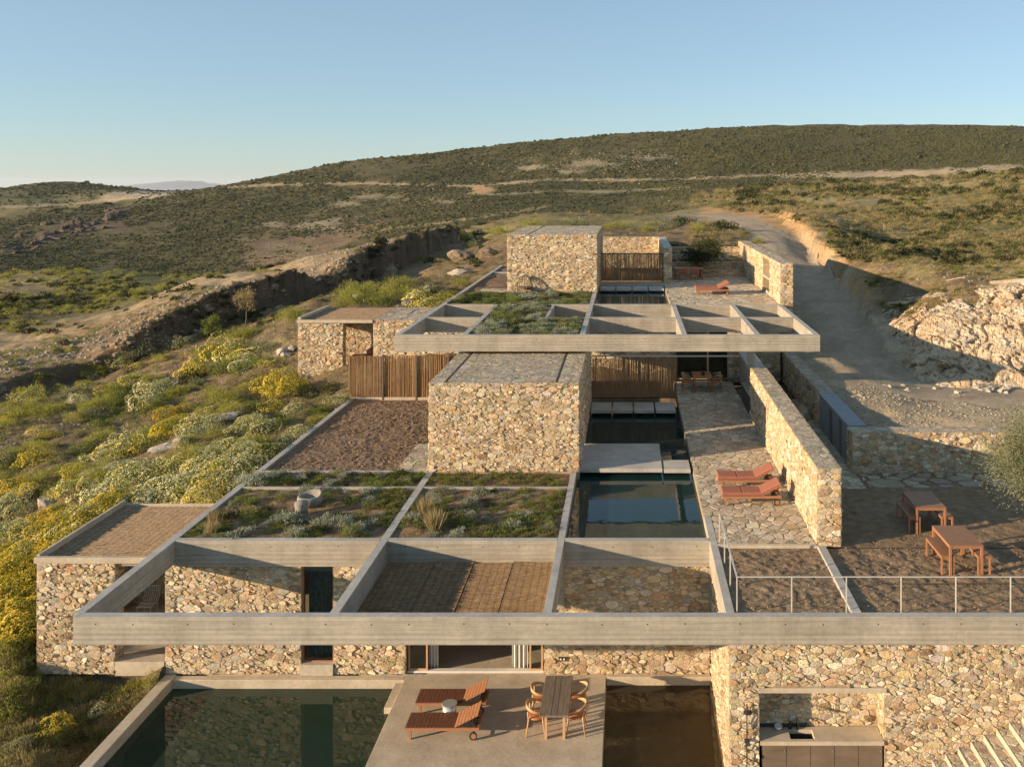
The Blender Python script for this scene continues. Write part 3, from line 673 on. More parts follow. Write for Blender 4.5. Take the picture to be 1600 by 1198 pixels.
cp = thing('pool_coping', 'concrete coping round the large green pool at the bottom left', 'coping', (-13.6, 20, 0))
slab('coping', -13.78, -13.44, 11, 26.7, -1.4, .02, 'concrete_floor', cp, .015)
slab('coping', -13.44, -6.62, 26.46, 26.70, -.6, -.02, 'concrete_floor', cp, .015)
cp = thing('pool_coping', 'low concrete ledge behind the brown pool at the bottom right', 'coping', (1, 26.6, 0))
slab('coping', -.63, 2.46, 26.52, 26.70, -.6, .03, 'concrete_floor', cp, .015)
# facade walls of the lower storey
wl = thing('stone_wall', 'rubble facade wall with a tall narrow window, behind the large green pool', 'wall', (-10.5, 26.74, 0)); st = Stones(wl, 1)
slab('wall_core', -13.81, -9.75, 26.74, 27.1, 0, 3.24, 'mortar', wl, 0); slab('wall_core', -8.79, -6.62, 26.74, 27.1, 0, 3.24, 'mortar', wl, 0)
st.face((-13.81, 26.74, 0), (1,0,0), (0,0,1), 7.19, 3.24, .30, holes=[(4.06, 5.02, -1, 4)]); st.finish()
win = MB(); win.box(-9.75, -9.70, 26.84, 26.92, .3, 3.22); win.box(-8.84, -8.79, 26.84, 26.92, .3, 3.22); win.box(-9.70, -8.84, 26.84, 26.92, .3, .35); win.box(-9.70, -8.84, 26.84, 26.92, 3.17, 3.22)
wf = win.build('window', M['teak'], wl)
slab('pane', -9.70, -8.84, 26.87, 26.88, .35, 3.17, 'glass', wf, 0); slab('sill', -9.76, -8.78, 26.66, 26.99, 0, .31, 'limestone', wf)
def curtain(root, x0, x1, y, z0, z1, mat, parent_name='curtain', n=None, amp=.04):
    b = MB(); n = n or max(8, int((x1-x0)/.035)); 
    for i in range(n+1):
        x = x0+(x1-x0)*i/n; yy = y+amp*math.sin(i*1.15)+.01*math.sin(i*3.1); b.v += [(x, yy, z0), (x, yy+.01*math.sin(i), z1)]
    b.f = [(2*i, 2*i+2, 2*i+3, 2*i+1) for i in range(n)]; return b.build(parent_name, M[mat], root, smooth=True)
cu = thing('curtain', 'green grey curtain hanging behind the tall narrow window', 'curtain', (-9.2, 27.2, .3)); curtain(cu, -9.68, -8.86, 27.2, .32, 3.1, 'curtain_green', 'drape', 30)
wl = thing('stone_wall', 'rubble facade wall with a twin socket, behind the dining table and the brown pool', 'wall', (0, 26.74, 0)); st = Stones(wl, 2)
b = MB(); b.box(-2.5, 2.46, 26.74, 27.1, 0, 3.24); b.build('wall_core', M['mortar'], wl)
st.face((-2.5, 26.74, 0), (1,0,0), (0,0,1), 4.96, 3.24, .33); st.finish()
so = MB(); so.box(-2.06, -1.84, 26.67, 26.70, .42, .54); p_ = so.build('socket_plate', M['dark_metal'], wl)
so = MB(); so.lathe([(.03, 0), (.03, .004)], (0,0,0), 10); vs = so.v[:]; so.v = []; so.f = so.f[:]
b2 = MB()
for xc in (-2.0, -1.9):
    k = len(b2.v); b2.v += [(xc+v[0], 26.668-v[2], .48+v[1]) for v in vs]; b2.f += [tuple(i+k for i in f) for f in so.f]
b2.build('socket_hole', M['white'], p_)
# sliding door of the lower room
dr = thing('sliding_door', 'wide open sliding door under the front beam, with pale bottom rail', 'door', (-4.5, 26.9, 0))
slab('rail', -6.6, -2.52, 26.80, 26.98, 0, .05, 'white', dr); slab('head', -6.6, -2.52, 26.8, 26.98, 3.0, 3.22, 'teak', dr)
for x0, x1 in ((-6.58, -6.0), (-2.95, -2.55)):
    b = MB(); b.box(x0, x0+.05, 26.86, 26.92, .05, 3.0); b.box(x1-.05, x1, 26.86, 26.92, .05, 3.0); b.box(x0+.05, x1-.05, 26.86, 26.92, .05, .1); b.box(x0+.05, x1-.05, 26.86, 26.92, 2.95, 3.0)
    f_ = b.build('door_leaf', M['oak'], dr); slab('pane', x0+.05, x1-.05, 26.88, 26.89, .1, 2.95, 'glass', f_, 0)
cu = thing('curtain', 'white curtain gathered at the left end of the open sliding door', 'curtain', (-5.95, 27.05, 0)); curtain(cu, -6.0, -5.72, 27.08, .03, 2.95, 'curtain', 'drape', 16, .06)
cu = thing('curtain', 'white and grey curtain gathered at the right end of the open sliding door', 'curtain', (-3.2, 27.05, 0)); curtain(cu, -3.5, -3.02, 27.08, .03, 2.95, 'curtain', 'drape', 20, .07)
# front wall with the outdoor kitchen
wl = thing('stone_wall', 'long rubble wall with the kitchen niche, under the right half of the front beam', 'wall', (8, 22.08, 0)); st = Stones(wl, 3)
b = MB(); b.box(2.5, 3.24, 22.08, 22.66, -.3, 3.3); b.box(6.32, 14.6, 22.08, 22.66, -.3, 3.3); b.box(3.24, 6.32, 22.08, 22.66, 2.24, 3.3)
b.box(2.5, 14.6, 22.66, 22.95, -.3, 3.3); b.box(2.5, 2.9, 22.95, 26.74, -.6, 3.9); b.build('wall_core', M['mortar'], wl)
st.face((2.5, 22.08, -.2), (1,0,0), (0,0,1), 12.1, 3.5, .29, holes=[(.74, 3.82, -1, 2.44)])
st.face((2.5, 26.74, -.3), (0,-1,0), (0,0,1), 4.66, 3.6, .27)
st.face((3.24, 22.66, .94), (1,0,0), (0,0,1), 3.08, 1.2, .28); st.face((6.32, 22.66, .94), (0,-1,0), (0,0,1), .58, 1.2, .26); st.finish()
slab('lintel', 3.2, 6.36, 22.03, 22.64, 2.12, 2.235, 'concrete_floor', wl)
kt = thing('outdoor_kitchen', 'outdoor kitchen counter with sink and brown cabinet doors, in the stone wall niche', 'kitchen counter', (4.8, 22.3, 0))
b = MB(); b.box(3.26, 4.02, 22.02, 22.62, .84, .94); b.box(4.62, 6.30, 22.02, 22.62, .84, .94); b.box(4.02, 4.62, 22.02, 22.12, .84, .94); b.box(4.02, 4.62, 22.5, 22.62, .84, .94)
b.build('worktop', M['concrete_floor'], kt); b = MB(); b.box(3.3, 6.27, 22.1, 22.64, 0, .60); b.box(3.3, 3.98, 22.1, 22.64, .60, .839); b.box(4.66, 6.27, 22.1, 22.64, .60, .839); b.build('carcass', M['dark_metal'], kt)
b = MB(); b.box(4.0, 4.64, 22.1, 22.5, .6, .64); b.box(4.0, 4.03, 22.11, 22.5, .64, .84); b.box(4.61, 4.64, 22.11, 22.5, .64, .84); b.box(4.03, 4.61, 22.49, 22.52, .64, .84); b.build('sink', M['dark_metal'], kt)
for k in range(5):
    x = 3.32+k*.592; d = slab('cabinet_door', x, x+.58, 22.07, 22.095, .05, .825, 'cabinet', kt, .004)
    if k in (0, 2, 4): slab('knob', x+.53, x+.55, 22.05, 22.068, .66, .68, 'steel', d, 0)
slab('splash_panel', 3.27, 4.58, 22.60, 22.617, .945, 1.03, 'dark_metal', kt)
b = MB(); b.tube([(4.25, 22.52, .94), (4.25, 22.52, 1.2), (4.25, 22.45, 1.25), (4.25, 22.34, 1.22), (4.25, 22.33, 1.17)], .018, 8); b.tube([(4.25, 22.52, 1.0), (4.32, 22.5, 1.03)], .012, 6); b.build('tap', M['dark_metal'], kt, smooth=True)
bw = thing('bowl', 'white bowl standing on the kitchen counter beside the tap', 'bowl', (3.78, 22.5, .94)); b = MB(); b.lathe([(.045, 0), (.085, .05), (.10, .1), (.092, .1), (.07, .03)], (3.78, 22.5, .945), 16); b.build('shell', M['white'], bw, smooth=True)
bw = thing('soap_bottle', 'small black bottle between bowl and tap on the kitchen counter', 'bottle', (4.08, 22.54, .94)); b = MB(); b.lathe([(.045, 0), (.048, .12), (.02, .16), (.018, .2)], (4.08, 22.54, .945), 12); b.build('body', M['rubber'], bw, smooth=True)
b = MB(); b.tube([(4.08, 22.54, 1.14), (4.08, 22.54, 1.19), (4.13, 22.52, 1.19)], .008, 6); b.build('pump', M['steel'], bw)
sh = thing('outdoor_shower', 'dark outdoor shower pipe with round head, on the stone wall left of the kitchen', 'shower', (2.92, 22.0, 0))
b = MB(); b.tube([(2.92, 21.98, .05), (2.92, 21.98, 1.88)], .014, 8); b.tube([(2.92, 21.98, 1.87), (2.92, 21.66, 1.9)], .012, 8); b.build('pipe', M['dark_metal'], sh)
b = MB(); b.lathe([(.02, .03), (.11, .01), (.11, 0)], (2.9, 21.66, 1.86), 18); b.build('shower_head', M['dark_metal'], sh); slab('valve', 2.86, 2.98, 21.93, 22.02, .95, 1.02, 'dark_metal', sh)
sta = thing('stone_stairs', 'stone stairs climbing to the right along the front wall, pale sunlit risers', 'stairs', (8, 21.3, 0)); st = Stones(sta, 5)
for k in range(13):
    x = 6.85+k*.315; z = .02+k*.155; x1 = 14 if k == 12 else x+.33
    slab('step', x+.022, x+.34 if k < 12 else 11.5, 20.5, 22.03, -.3, z+.142, 'rock_pale', sta); slab('riser', x, x+.02, 20.5, 22.03, -.3 if k == 0 else z-.02, z+.15, 'limestone', sta, 0)
    st.face((x+.03, 20.5, z+.147), (1,0,0), (0,1,0), .3, 1.5, .3, an=1, prot=(.004, .014), gap=.012, pal=PALF)
st.finish('tread_stone')
slab('patio_floor', 2.42, 20, 12, 22.05, -.4, -.02, 'yard_dirt', kind='structure')
# left pavilion of the lower storey
pv = thing('stone_pavilion', 'lower left rubble pavilion with reed roof, cantilevered beside the green pool', 'pavilion', (-16, 26.7, 0)); st = Stones(pv, 6)
b = MB(); b.box(-17.64, -15.66, 26.74, 26.96, 0, 3.32); b.box(-15.66, -15.3, 26.74, 27.2, 0, 3.32); b.build('wall_core', M['mortar'], pv); slab('wall_core', -17.64, -13.75, 31.0, 31.4, 0, 3.32, 'mortar', pv, 0)
st.face((-17.64, 26.74, 0), (1,0,0), (0,0,1), 2.34, 3.32, .27); st.face((-17.6, 31.0, .05), (1,0,0), (0,0,1), 3.85, 3.1, .3); st.face((-15.3, 26.74, .0), (0,1,0), (0,0,1), .46, 3.32, .25)
st.finish()
slab('floor_slab', -17.6, -13.75, 27.2, 31.0, -.05, .05, 'concrete_floor', pv); slab('ledge', -15.3, -13.83, 26.72, 27.19, -.04, .37, 'concrete_floor', pv)
slab('roof_edge', -17.68, -13.73, 26.66, 26.80, 3.33, 3.5, 'concrete_floor', pv); slab('roof_edge', -17.68, -17.60, 26.80, 31.4, 3.33, 3.54, 'concrete_floor', pv); slab('roof_edge', -17.60, -13.73, 31.32, 31.4, 3.33, 3.42, 'concrete_floor', pv)
slab('roof_slab', -17.60, -13.73, 26.8, 31.32, 3.2, 3.3, 'concrete', pv)
def reed_mat(root, x0, x1, y0, y1, z, mat='mat', nrow=.055, name='reed_mat', skew=0.0, seed=1, sag=0.0):
    """woven reed mat lying flat: rows of thin canes"""
    b = MB(); rn = random.Random(seed); n = int((y1-y0)/nrow); m = max(3, int((x1-x0)/.35))
    for i in range(n):
        y = y0+(i+.5)*nrow; zz = z+rn.uniform(0, .016); r_ = nrow*.5; pv_ = None; ph = rn.uniform(0, 6)
        for k in range(m+1):
            s = k/m; x = x0+(x1-x0)*s+skew*(y-y0); dz = .008*math.sin(k*1.7+ph)+rn.uniform(-.006, .006)-sag*math.sin(math.pi*s)
            b.v += [(x, y-r_, zz+dz-.012), (x, y, zz+dz+.016), (x, y+r_, zz+dz-.012)]
        o = len(b.v)-3*(m+1)
        for k in range(m): a = o+3*k; b.f += [(a, a+3, a+4, a+1), (a+1, a+4, a+5, a+2)]
    return b.build(name, M[mat], root)
reed_mat(pv, -17.59, -13.76, 26.82, 31.31, 3.34, 'mat_light', seed=2)
# reed shade in the third bay of the lower frame: four mats side by side
sd_ = thing('reed_awning', 'brown reed awning of four mats side by side, in the bay above the lounger terrace', 'awning', (-4.6, 24.4, 3.36))
xs = [-7.12, -5.72, -4.55, -3.4, -2.12]
for k in range(4): reed_mat(sd_, xs[k]+.022, xs[k+1]-.012, 22.26, 26.64, 3.385+.02*(k % 2), seed=10+k, skew=.0, sag=.012)
b = MB()
for y in np.linspace(22.7, 26.3, 5): b.box(-7.16, -2.1, y, y+.06, 3.30, 3.345)
b.build('batten', M['teak'], sd_); slab('light_stop', -7.14, -2.11, 22.25, 26.65, 3.348, 3.356, 'mat', sd_, 0)  # sheet added under the mats to stop sunlight leaking between the rows
# blocks
def block(x0, x1, y0, y1, z0, z1, gap, label, seed, slits):
    bl = thing('stone_block', label, 'stone block', ((x0+x1)/2, y0, z0)); st = Stones(bl, seed)
    b = MB(); b.box(x0, x1, y0, y0+.6, z0-.4, z1)
    b.box(x1-.5, x1, y0+.6, gap[0], z0-.4, z1-.25); b.box(x1-.5, x1, gap[1], y1, z0-.4, z1-.25); b.box(x0, x1-.5, y1-.5, y1, z0-.4, z1-.25)
    b.box(x0, x1, y0+.6, y1, z1-.25, z1); b.build('wall_core', M['mortar'], bl)
    W_, H_ = x1-x0, z1-z0
    st.face((x0, y0, z0), (1,0,0), (0,0,1), W_, H_, .285)
    st.face((x1, y0, z0), (0,1,0), (0,0,1), y1-y0, H_, .36, holes=[(gap[0]-y0, gap[1]-y0, -1, H_-.25)])
    st.face((x0, y0+.6, z0), (0,-1,0), (0,0,1), .6, H_, .3)
    e = [x0]+[q for s in slits for q in (s, s+.09)]+[x1]
    for i in range(0, len(e), 2):
        st.face((e[i], y0, z1), (1,0,0), (0,1,0), e[i+1]-e[i], y1-y0, .40, an=1.0, prot=(.002, .011), gap=.009, pal=PALR, flat=.95)
    st.finish()
    for s in slits: slab('roof_slit', s+.005, s+.085, y0+.1, y1-.1, z1-.02, z1+.004, 'hole', bl, 0)
block(-7.33, -1.79, 33.0, 43.4, 4.0, 7.27, (36.05, 36.6), 'lower rubble stone block with two slits in its roof, between soil garden and narrow pool', 21, (-6.78, -2.68))
block(-7.18, -1.83, 53.4, 64.0, 8.1, 11.5, (60, 60.6), 'upper rubble stone block at the top of the house, behind the planted roof', 22, (-6.0,))
# upper pavilion on the left
pv = thing('stone_pavilion', 'upper left rubble pavilion with red daybed nook, behind the reed fence', 'pavilion', (-13, 48.3, 4)); st = Stones(pv, 7)
b = MB(); b.box(-17.8, -15.6, 48.34, 48.56, 4, 7.04); b.box(-15.6, -15.36, 48.34, 48.8, 4, 7.04); b.box(-13.74, -6.8, 48.34, 48.8, 4, 7.2); b.box(-15.9, -13.74, 50.0, 50.4, 4, 7.04); b.box(-17.4, -6.8, 52.9, 53.2, 4, 7.04); b.build('wall_core', M['mortar'], pv)
st.face((-17.8, 48.34, 4), (1,0,0), (0,0,1), 2.44, 3.04, .27); st.face((-13.74, 48.34, 4), (1,0,0), (0,0,1), 6.9, 3.2, .28); st.face((-15.9, 50.0, 4), (1,0,0), (0,0,1), 2.16, 3.04, .28)
st.face((-15.36, 48.34, 4), (0,1,0), (0,0,1), .46, 3.04, .3)
st.face((-13.74, 48.34, 7.2), (1,0,0), (0,1,0), 6.9, 4.86, .42, an=1, prot=(.002, .011), gap=.009, pal=PALR, flat=.95); st.finish()
slab('floor_slab', -17.4, -6.8, 48.36, 52.9, 3.9, 4.05, 'concrete_floor', pv); slab('ledge', -15.36, -13.76, 48.32, 48.9, 4.05, 4.35, 'concrete_floor', pv)
slab('roof_slab', -17.8, -13.76, 48.32, 53.2, 7.05, 7.14, 'concrete', pv); slab('roof_slab', -13.74, -6.8, 48.8, 53.2, 7.05, 7.19, 'mortar', pv)
slab('roof_edge', -17.84, -13.76, 48.26, 48.42, 7.06, 7.22, 'concrete_floor', pv); slab('roof_edge', -17.84, -17.68, 48.42, 53.2, 7.06, 7.34, 'concrete_floor', pv)
slab('roof_slit', -12.4, -12.3, 48.5, 53.1, 7.19, 7.206, 'hole', pv, 0)
reed_mat(pv, -17.66, -13.80, 48.44, 53.15, 7.165, 'mat_light', .06, seed=5)
db = thing('daybed', 'terracotta daybed with pillow in the nook of the upper left pavilion', 'daybed', (-14.8, 49.4, 4.35))
slab('mattress', -15.25, -13.95, 48.95, 49.75, 4.85, 5.12, 'cushion', db, .06); slab('base', -15.28, -13.92, 48.93, 49.8, 4.06, 4.85, 'teak', db)
b = MB(); b.lathe([(.05, 0), (.2, .06), (.24, .16), (.18, .3), (.06, .36)], (-14.2, 49.5, 5.1), 12); b.build('pillow', M['cushion'], db, smooth=True)
# upper retaining facade under the upper frame
wl = thing('stone_wall', 'shaded rubble wall under the upper frame, behind the reed screen', 'wall', (-3, 48.15, 4)); st = Stones(wl, 8)
b = MB(); b.box(-6.7, 2.55, 48.15, 48.5, 3.9, 7.08); b.box(5.4, 8.2, 48.15, 48.5, 3.9, 7.08); b.box(2.55, 5.4, 48.15, 48.5, 6.7, 7.08); b.build('wall_core', M['mortar'], wl)
st.face((-6.7, 48.15, 4), (1,0,0), (0,0,1), 9.25, 3.08, .36); st.face((5.4, 48.15, 4), (1,0,0), (0,0,1), 2.8, 3.08, .36); st.finish(limit=150)
gl = thing('glazed_door', 'dark glazed door with thin frame behind the shaded dining table', 'door', (4, 48.2, 4))
for x0, x1 in ((2.55, 4.3), (4.3, 5.4)):
    b = MB(); b.box(x0, x0+.05, 48.2, 48.26, 4.05, 6.7); b.box(x1-.05, x1, 48.2, 48.26, 4.05, 6.7); b.box(x0+.05, x1-.05, 48.2, 48.26, 4.05, 4.1); b.box(x0+.05, x1-.05, 48.2, 48.26, 6.65, 6.7); b.box(x0+.05, x1-.05, 48.2, 48.26, 5.9, 5.95)
    f_ = b.build('door_leaf', M['oak'], gl); slab('pane', x0+.05, x1-.05, 48.22, 48.23, 4.1, 6.65, 'glass', f_, 0)
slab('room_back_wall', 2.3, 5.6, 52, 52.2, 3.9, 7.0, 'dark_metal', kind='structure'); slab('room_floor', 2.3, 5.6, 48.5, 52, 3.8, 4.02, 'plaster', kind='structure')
slab('terrace_slab', -9.7, 8.1, 48.52, 58.5, 6.75, 6.79, 'concrete', kind='structure')
# reed fences and screens
def reed_panel(root, x0, x1, y, z0, z1, seed, name='reed_panel', step=.0135):
    b = MB(); rn = random.Random(seed); n = int((x1-x0)/step)
    for i in range(n):
        x = x0+(i+.5)*(x1-x0)/n; r_ = rn.uniform(.007, .0125); yy = y+rn.uniform(-.02, .02); lean = rn.uniform(-.03, .03); t0 = z1-rn.uniform(0, .07)**1.0
        b.add([(x-r_, yy, z0), (x, yy-r_*1.3, z0), (x+r_, yy, z0), (x, yy+r_, z0), (x-r_+lean, yy, t0), (x+lean, yy-r_*1.3, t0), (x+r_+lean, yy, t0), (x+lean, yy+r_, t0)],
              [(0,1,5,4), (1,2,6,5), (2,3,7,6), (3,0,4,7), (4,5,6,7)])
    return b.build(name, M['reed'], root)
rf = thing('reed_fence', 'sunlit brown reed fence at the back of the bare soil garden', 'fence', (-10.5, 44.3, 4))
edges = [-13.82, -12.1, -10.45, -8.85, -7.35]
for k in range(4): reed_panel(rf, edges[k]+.04, edges[k+1]-.04, 44.3, 4.03, 6.1, 30+k)
for k in range(1, 4): slab('post', edges[k]-.035, edges[k]+.035, 44.2, 44.27, 3.6, 6.14, 'bark', rf)
slab('curb', -13.8, -7.35, 44.22, 44.4, 3.6, 4.03, 'concrete_floor', rf)
rs = thing('reed_screen', 'tall shaded reed screen with top rail, behind the stepping slabs of the middle pool', 'screen', (.3, 43.8, 4))
ex = [-1.72, -.3, 1.1, 2.42]
for k in range(3): reed_panel(rs, ex[k]+.015, ex[k+1]-.015, 43.85+.06*k, 4.12, 6.08, 40+k, step=.0155 if k else .022)
slab('rail', -1.74, 5.5, 43.86, 43.94, 6.10, 6.16, 'rail_paint', rs); slab('rail', -1.74, 2.44, 43.95, 44.0, 4.06, 4.11, 'dark_metal', rs)
rs = thing('reed_screen', 'reed screen with one bright sunlit strip, behind the upper pool', 'screen', (.3, 58.5, 8.1))
ex = [-1.75, -.4, .95, 2.3]
for k in range(3): reed_panel(rs, ex[k]+.015, ex[k+1]-.015, 58.5, 8.2, 9.98, 50+k, step=.0155)
slab('rail', -1.76, 2.32, 58.54, 58.6, 9.92, 10.0, 'bark', rs)
# walls right of the middle terrace
wl = thing('stone_wall', 'tall sunlit rubble wall along the middle terrace, right of the red cushioned loungers', 'wall', (5.9, 26.4, 4)); st = Stones(wl, 9)
rubble_box(wl, st, 5.57, 6.28, 26.34, 40.7, 3.95, 6.26, 'flt', .33, capsize=.34); st.face((6.28, 26.34, 4), (0,1,0), (0,0,1), 14.3, 2.26, .45); st.finish()
slab('coping', 5.5, 6.24, 40.702, 44.3, 6.14, 6.262, 'concrete_cap', wl); slab('concrete_end', 6.0, 6.22, 40.702, 48.1, 3.95, 6.138, 'concrete', wl)
wk = thing('washing_counter', 'dark washing counter with small tap, in the shaded end of the tall terrace wall', 'counter', (5.8, 42, 4))
slab('counter', 5.56, 5.99, 40.75, 43.6, 4.0, 4.86, 'dark_metal', wk); slab('worktop', 5.54, 5.995, 40.74, 43.62, 4.862, 4.9, 'concrete', wk)
b = MB(); b.tube([(5.9, 41.2, 4.9), (5.9, 41.2, 5.12), (5.72, 41.2, 5.16), (5.66, 41.2, 5.1)], .018, 8); b.build('tap', M['steel'], wk); b = MB(); b.lathe([(.03, 0), (.08, .03), (.09, .06)], (5.7, 41.6, 4.905), 12); b.build('bowl', M['white'], wk)
wl = thing('stone_wall', 'low rubble wall with panelled end, along the dark passage beside the gravel yard', 'wall', (8.7, 40, 4)); st = Stones(wl, 10)
rubble_box(wl, st, 8.36, 8.98, 39.0, 52.0, 3.9, 5.5, 'lt', .38); st.finish(limit=220)
slab('coping', 8.3, 9.0, 33.8, 38.998, 5.38, 5.5, 'grey_panel', wl)
b = MB(); b.box(8.62, 8.98, 33.76, 38.99, 3.9, 5.378); b.build('panel_core', M['dark_metal'], wl)
for y0, y1 in ((33.8, 34.9), (35.35, 36.5), (37.1, 38.95)): slab('panel', 8.33, 8.61, y0, y1, 3.95, 5.376, 'grey_panel', wl)
wl = thing('stone_wall', 'half shaded low rubble wall facing the dirt yard, behind the olive tree', 'wall', (12, 33, 4)); st = Stones(wl, 11)
rubble_box(wl, st, 8.25, 20, 33.0, 33.75, 3.9, 5.45, 'flt', .36, capsize=.42); st.finish()
# upper terrace walls
wl = thing('stone_wall', 'upper sunlit rubble wall with a fireplace opening, beside the dirt road', 'wall', (8.5, 48, 8)); st = Stones(wl, 12)
b = MB(); b.box(8.15, 8.85, 47.95, 51.5, 6.8, 10.3); b.box(8.15, 8.85, 54.0, 66, 6.8, 10.3); b.box(8.56, 8.85, 51.5, 54.0, 6.8, 10.3); b.box(8.15, 8.56, 51.5, 54.0, 10.12, 10.3); b.box(8.15, 8.56, 51.5, 54.0, 6.8, 8.3); b.build('wall_core', M['mortar'], wl)
slab('mantel', 8.12, 8.55, 51.52, 53.98, 9.0, 9.1, 'concrete_floor', wl); slab('hearth_back', 8.53, 8.557, 51.52, 53.98, 8.31, 8.99, 'dark_metal', wl)
st.face((8.15, 47.95, 7.6), (1,0,0), (0,0,1), .7, 2.7, .32); st.face((8.15, 66, 8.1), (0,-1,0), (0,0,1), 18.05, 2.2, .36, holes=[(12.0, 14.5, .2, 2.02)])
st.face((8.56, 54, 9.1), (0,-1,0), (0,0,1), 2.5, 1.0, .3); st.face((8.15, 47.95, 10.3), (1,0,0), (0,1,0), .7, 18.05, .4, an=1, prot=(.002, .01), gap=.009, pal=PALR, flat=.95); st.finish()
wl = thing('stone_wall', 'rubble wall with a shaded narrow end, beside the upper reed screen', 'wall', (2.6, 58, 8.1)); st = Stones(wl, 13)
rubble_box(wl, st, 2.35, 2.87, 58.0, 69.0, 8.0, 10.35, 'fl', .33); st.finish(limit=150); slab('coping', 2.33, 2.89, 57.98, 69.0, 10.352, 10.40, 'concrete_cap', wl)
wl = thing('stone_wall', 'sunlit rubble back wall above the upper reed screen', 'wall', (0, 69, 8.1)); st = Stones(wl, 14)
rubble_box(wl, st, -1.9, 2.9, 69.02, 69.6, 8.0, 10.4, 'f', .33); st.finish(limit=120)
tr_ = thing('terraced_wall', 'four stepped rubble planting tiers at the back of the upper terrace', 'terraced wall', (5.5, 62, 8.1)); st = Stones(tr_, 15)
for k in range(4):
    rubble_box(tr_, st, 2.9, 8.14, 62.0+1.05*k, 62.4+1.05*k, 7.9, 8.56+.45*k, 'ft', .34, name='tier_wall')
    slab('tier_soil', 2.9, 8.14, 62.4+1.05*k, 63.05+1.05*k, 7.9, 8.5+.45*k, 'planter_soil', tr_, 0)
st.finish()
# pavings
def paving(name, rects, zt, seed, label, size=.46, limit=300, prot=(.004, .014), gap=.014, th=.42):
    b = MB()
    for x0, x1, y0, y1 in rects: b.box(x0, x1, y0, y1, zt-th, zt-.004)
    o = b.build(name, M['mortar_paving'], kind='structure', label=label); st = Stones(o, seed)
    for x0, x1, y0, y1 in rects: st.face((x0, y0, zt-.004), (1,0,0), (0,1,0), x1-x0, y1-y0, size, an=1.0, prot=prot, gap=gap, pal=PALF, flat=.95, depth=.01, var=.3)
    st.finish('flagstone', limit)
paving('terrace_paving', [(2.43, 5.56, 28.6, 47.9), (2.65, 5.56, 26.45, 28.6)], 4.0, 61, 'sunlit crazy paving of the middle terrace')
slab('terrace_edge', 2.66, 5.56, 26.30, 26.45, 3.7, 4.01, 'concrete_floor', kind='structure')
paving('upper_paving', [(2.3, 8.14, 48.1, 62.0)], 8.1, 62, 'crazy paving of the upper terrace', .55)
paving('passage_paving', [(6.3, 8.34, 31.2, 44)], 3.99, 63, 'shaded stone paving of the passage', .5, 120)
paving('garden_paving', [(-8.6, -7.36, 33.2, 36.6)], 3.98, 64, 'stone paving patch beside the block', .5, 60)
paving('yard_paving', [(-9.0, -7.2, 53.5, 55.4)], 8.06, 65, 'stone paving beside the upper block', .5, 40)
slab('planter_floor', -9.7, -1.9, 48.12, 53.4, 7.6, 7.9, 'planter_soil', kind='structure')
# stepping slabs
def stepping(x0, x1, y0, y1, z1, label, grp=None, th=.14):
    t_ = thing('stepping_slab', label, 'slab', ((x0+x1)/2, (y0+y1)/2, z1-th), grp); slab('slab', x0, x1, y0, y1, z1-th, z1, 'concrete_cap', t_, .012)
stepping(-1.78, 1.28, 33.3, 36.5, 4.02, 'large square concrete bridge slab across the middle pool')
stepping(1.34, 2.33, 33.3, 34.42, 4.0, 'small concrete slab between the big bridge slab and the terrace')
for k in range(4): stepping(-1.72+k*1.01, -.79+k*1.01, 41.85, 43.4, 4.0, 'concrete stepping slab in the row before the tall reed screen', 'stepping slabs of the middle pool')
for k in range(4): stepping(-1.7+k*1.0, -.78+k*1.0, 55.0, 56.4, 8.1, 'concrete stepping slab in the row behind the upper pool', 'stepping slabs of the upper pool')
slab('step_ledge', -1.8, 2.3, 56.72, 58.45, 7.9, 8.12, 'concrete', kind='structure')
# soil beds
sheet('planter_soil', -13.47, -7.41, 26.91, 31.29, 3.93, M and 'planter_soil', .12, .05, 2.5, kind='structure', seed=1)
sheet('planter_soil', -7.15, -2.11, 26.91, 31.29, 3.93, 'planter_soil', .12, .05, 2.5, kind='structure', seed=2)
sheet('planter_soil', -13.47, -7.41, 31.43, 32.99, 3.93, 'planter_soil', .12, .04, 2.5, kind='structure', seed=3)
sheet('planter_soil', -7.15, -2.11, 31.43, 32.99, 3.93, 'planter_soil', .12, .04, 2.5, kind='structure', seed=4)
sheet('garden_soil', -13.47, -7.35, 33.17, 44.21, 3.90, 'soil', .05, .022, 8.0, kind='structure', seed=5, fine=.9, label='bare raked brown soil of the walled garden')
sheet('planter_soil', -6.9, -2.09, 38.63, 43.31, 8.0, 'planter_soil', .14, .04, 2.5, kind='structure', seed=6)
sheet('planter_soil', -6.9, -4.06, 43.31, 47.89, 8.0, 'planter_soil', .14, .04, 2.5, kind='structure', seed=7)
slab('planter_base', -6.905, -2.085, 38.625, 43.30, 7.42, 7.85, 'concrete', kind='structure'); slab('planter_base', -6.905, -4.055, 43.302, 47.895, 7.42, 7.85, 'concrete', kind='structure')
sheet('planter_soil', -9.75, -2.09, 48.11, 53.39, 8.0, 'planter_soil', .14, .04, 2.5, kind='structure', seed=8)
sheet('garden_soil', -9.75, -7.19, 53.4, 65.0, 8.0, 'soil', .15, .04, 3, kind='structure', seed=9); slab('garden_curb', -9.75, -7.19, 65.0, 65.12, 7.6, 8.1, 'concrete_cap', kind='structure')
sheet('garden_soil', -9.75, -7.19, 65.12, 70.4, 8.0, 'soil', .15, .04, 3, kind='structure', seed=10)
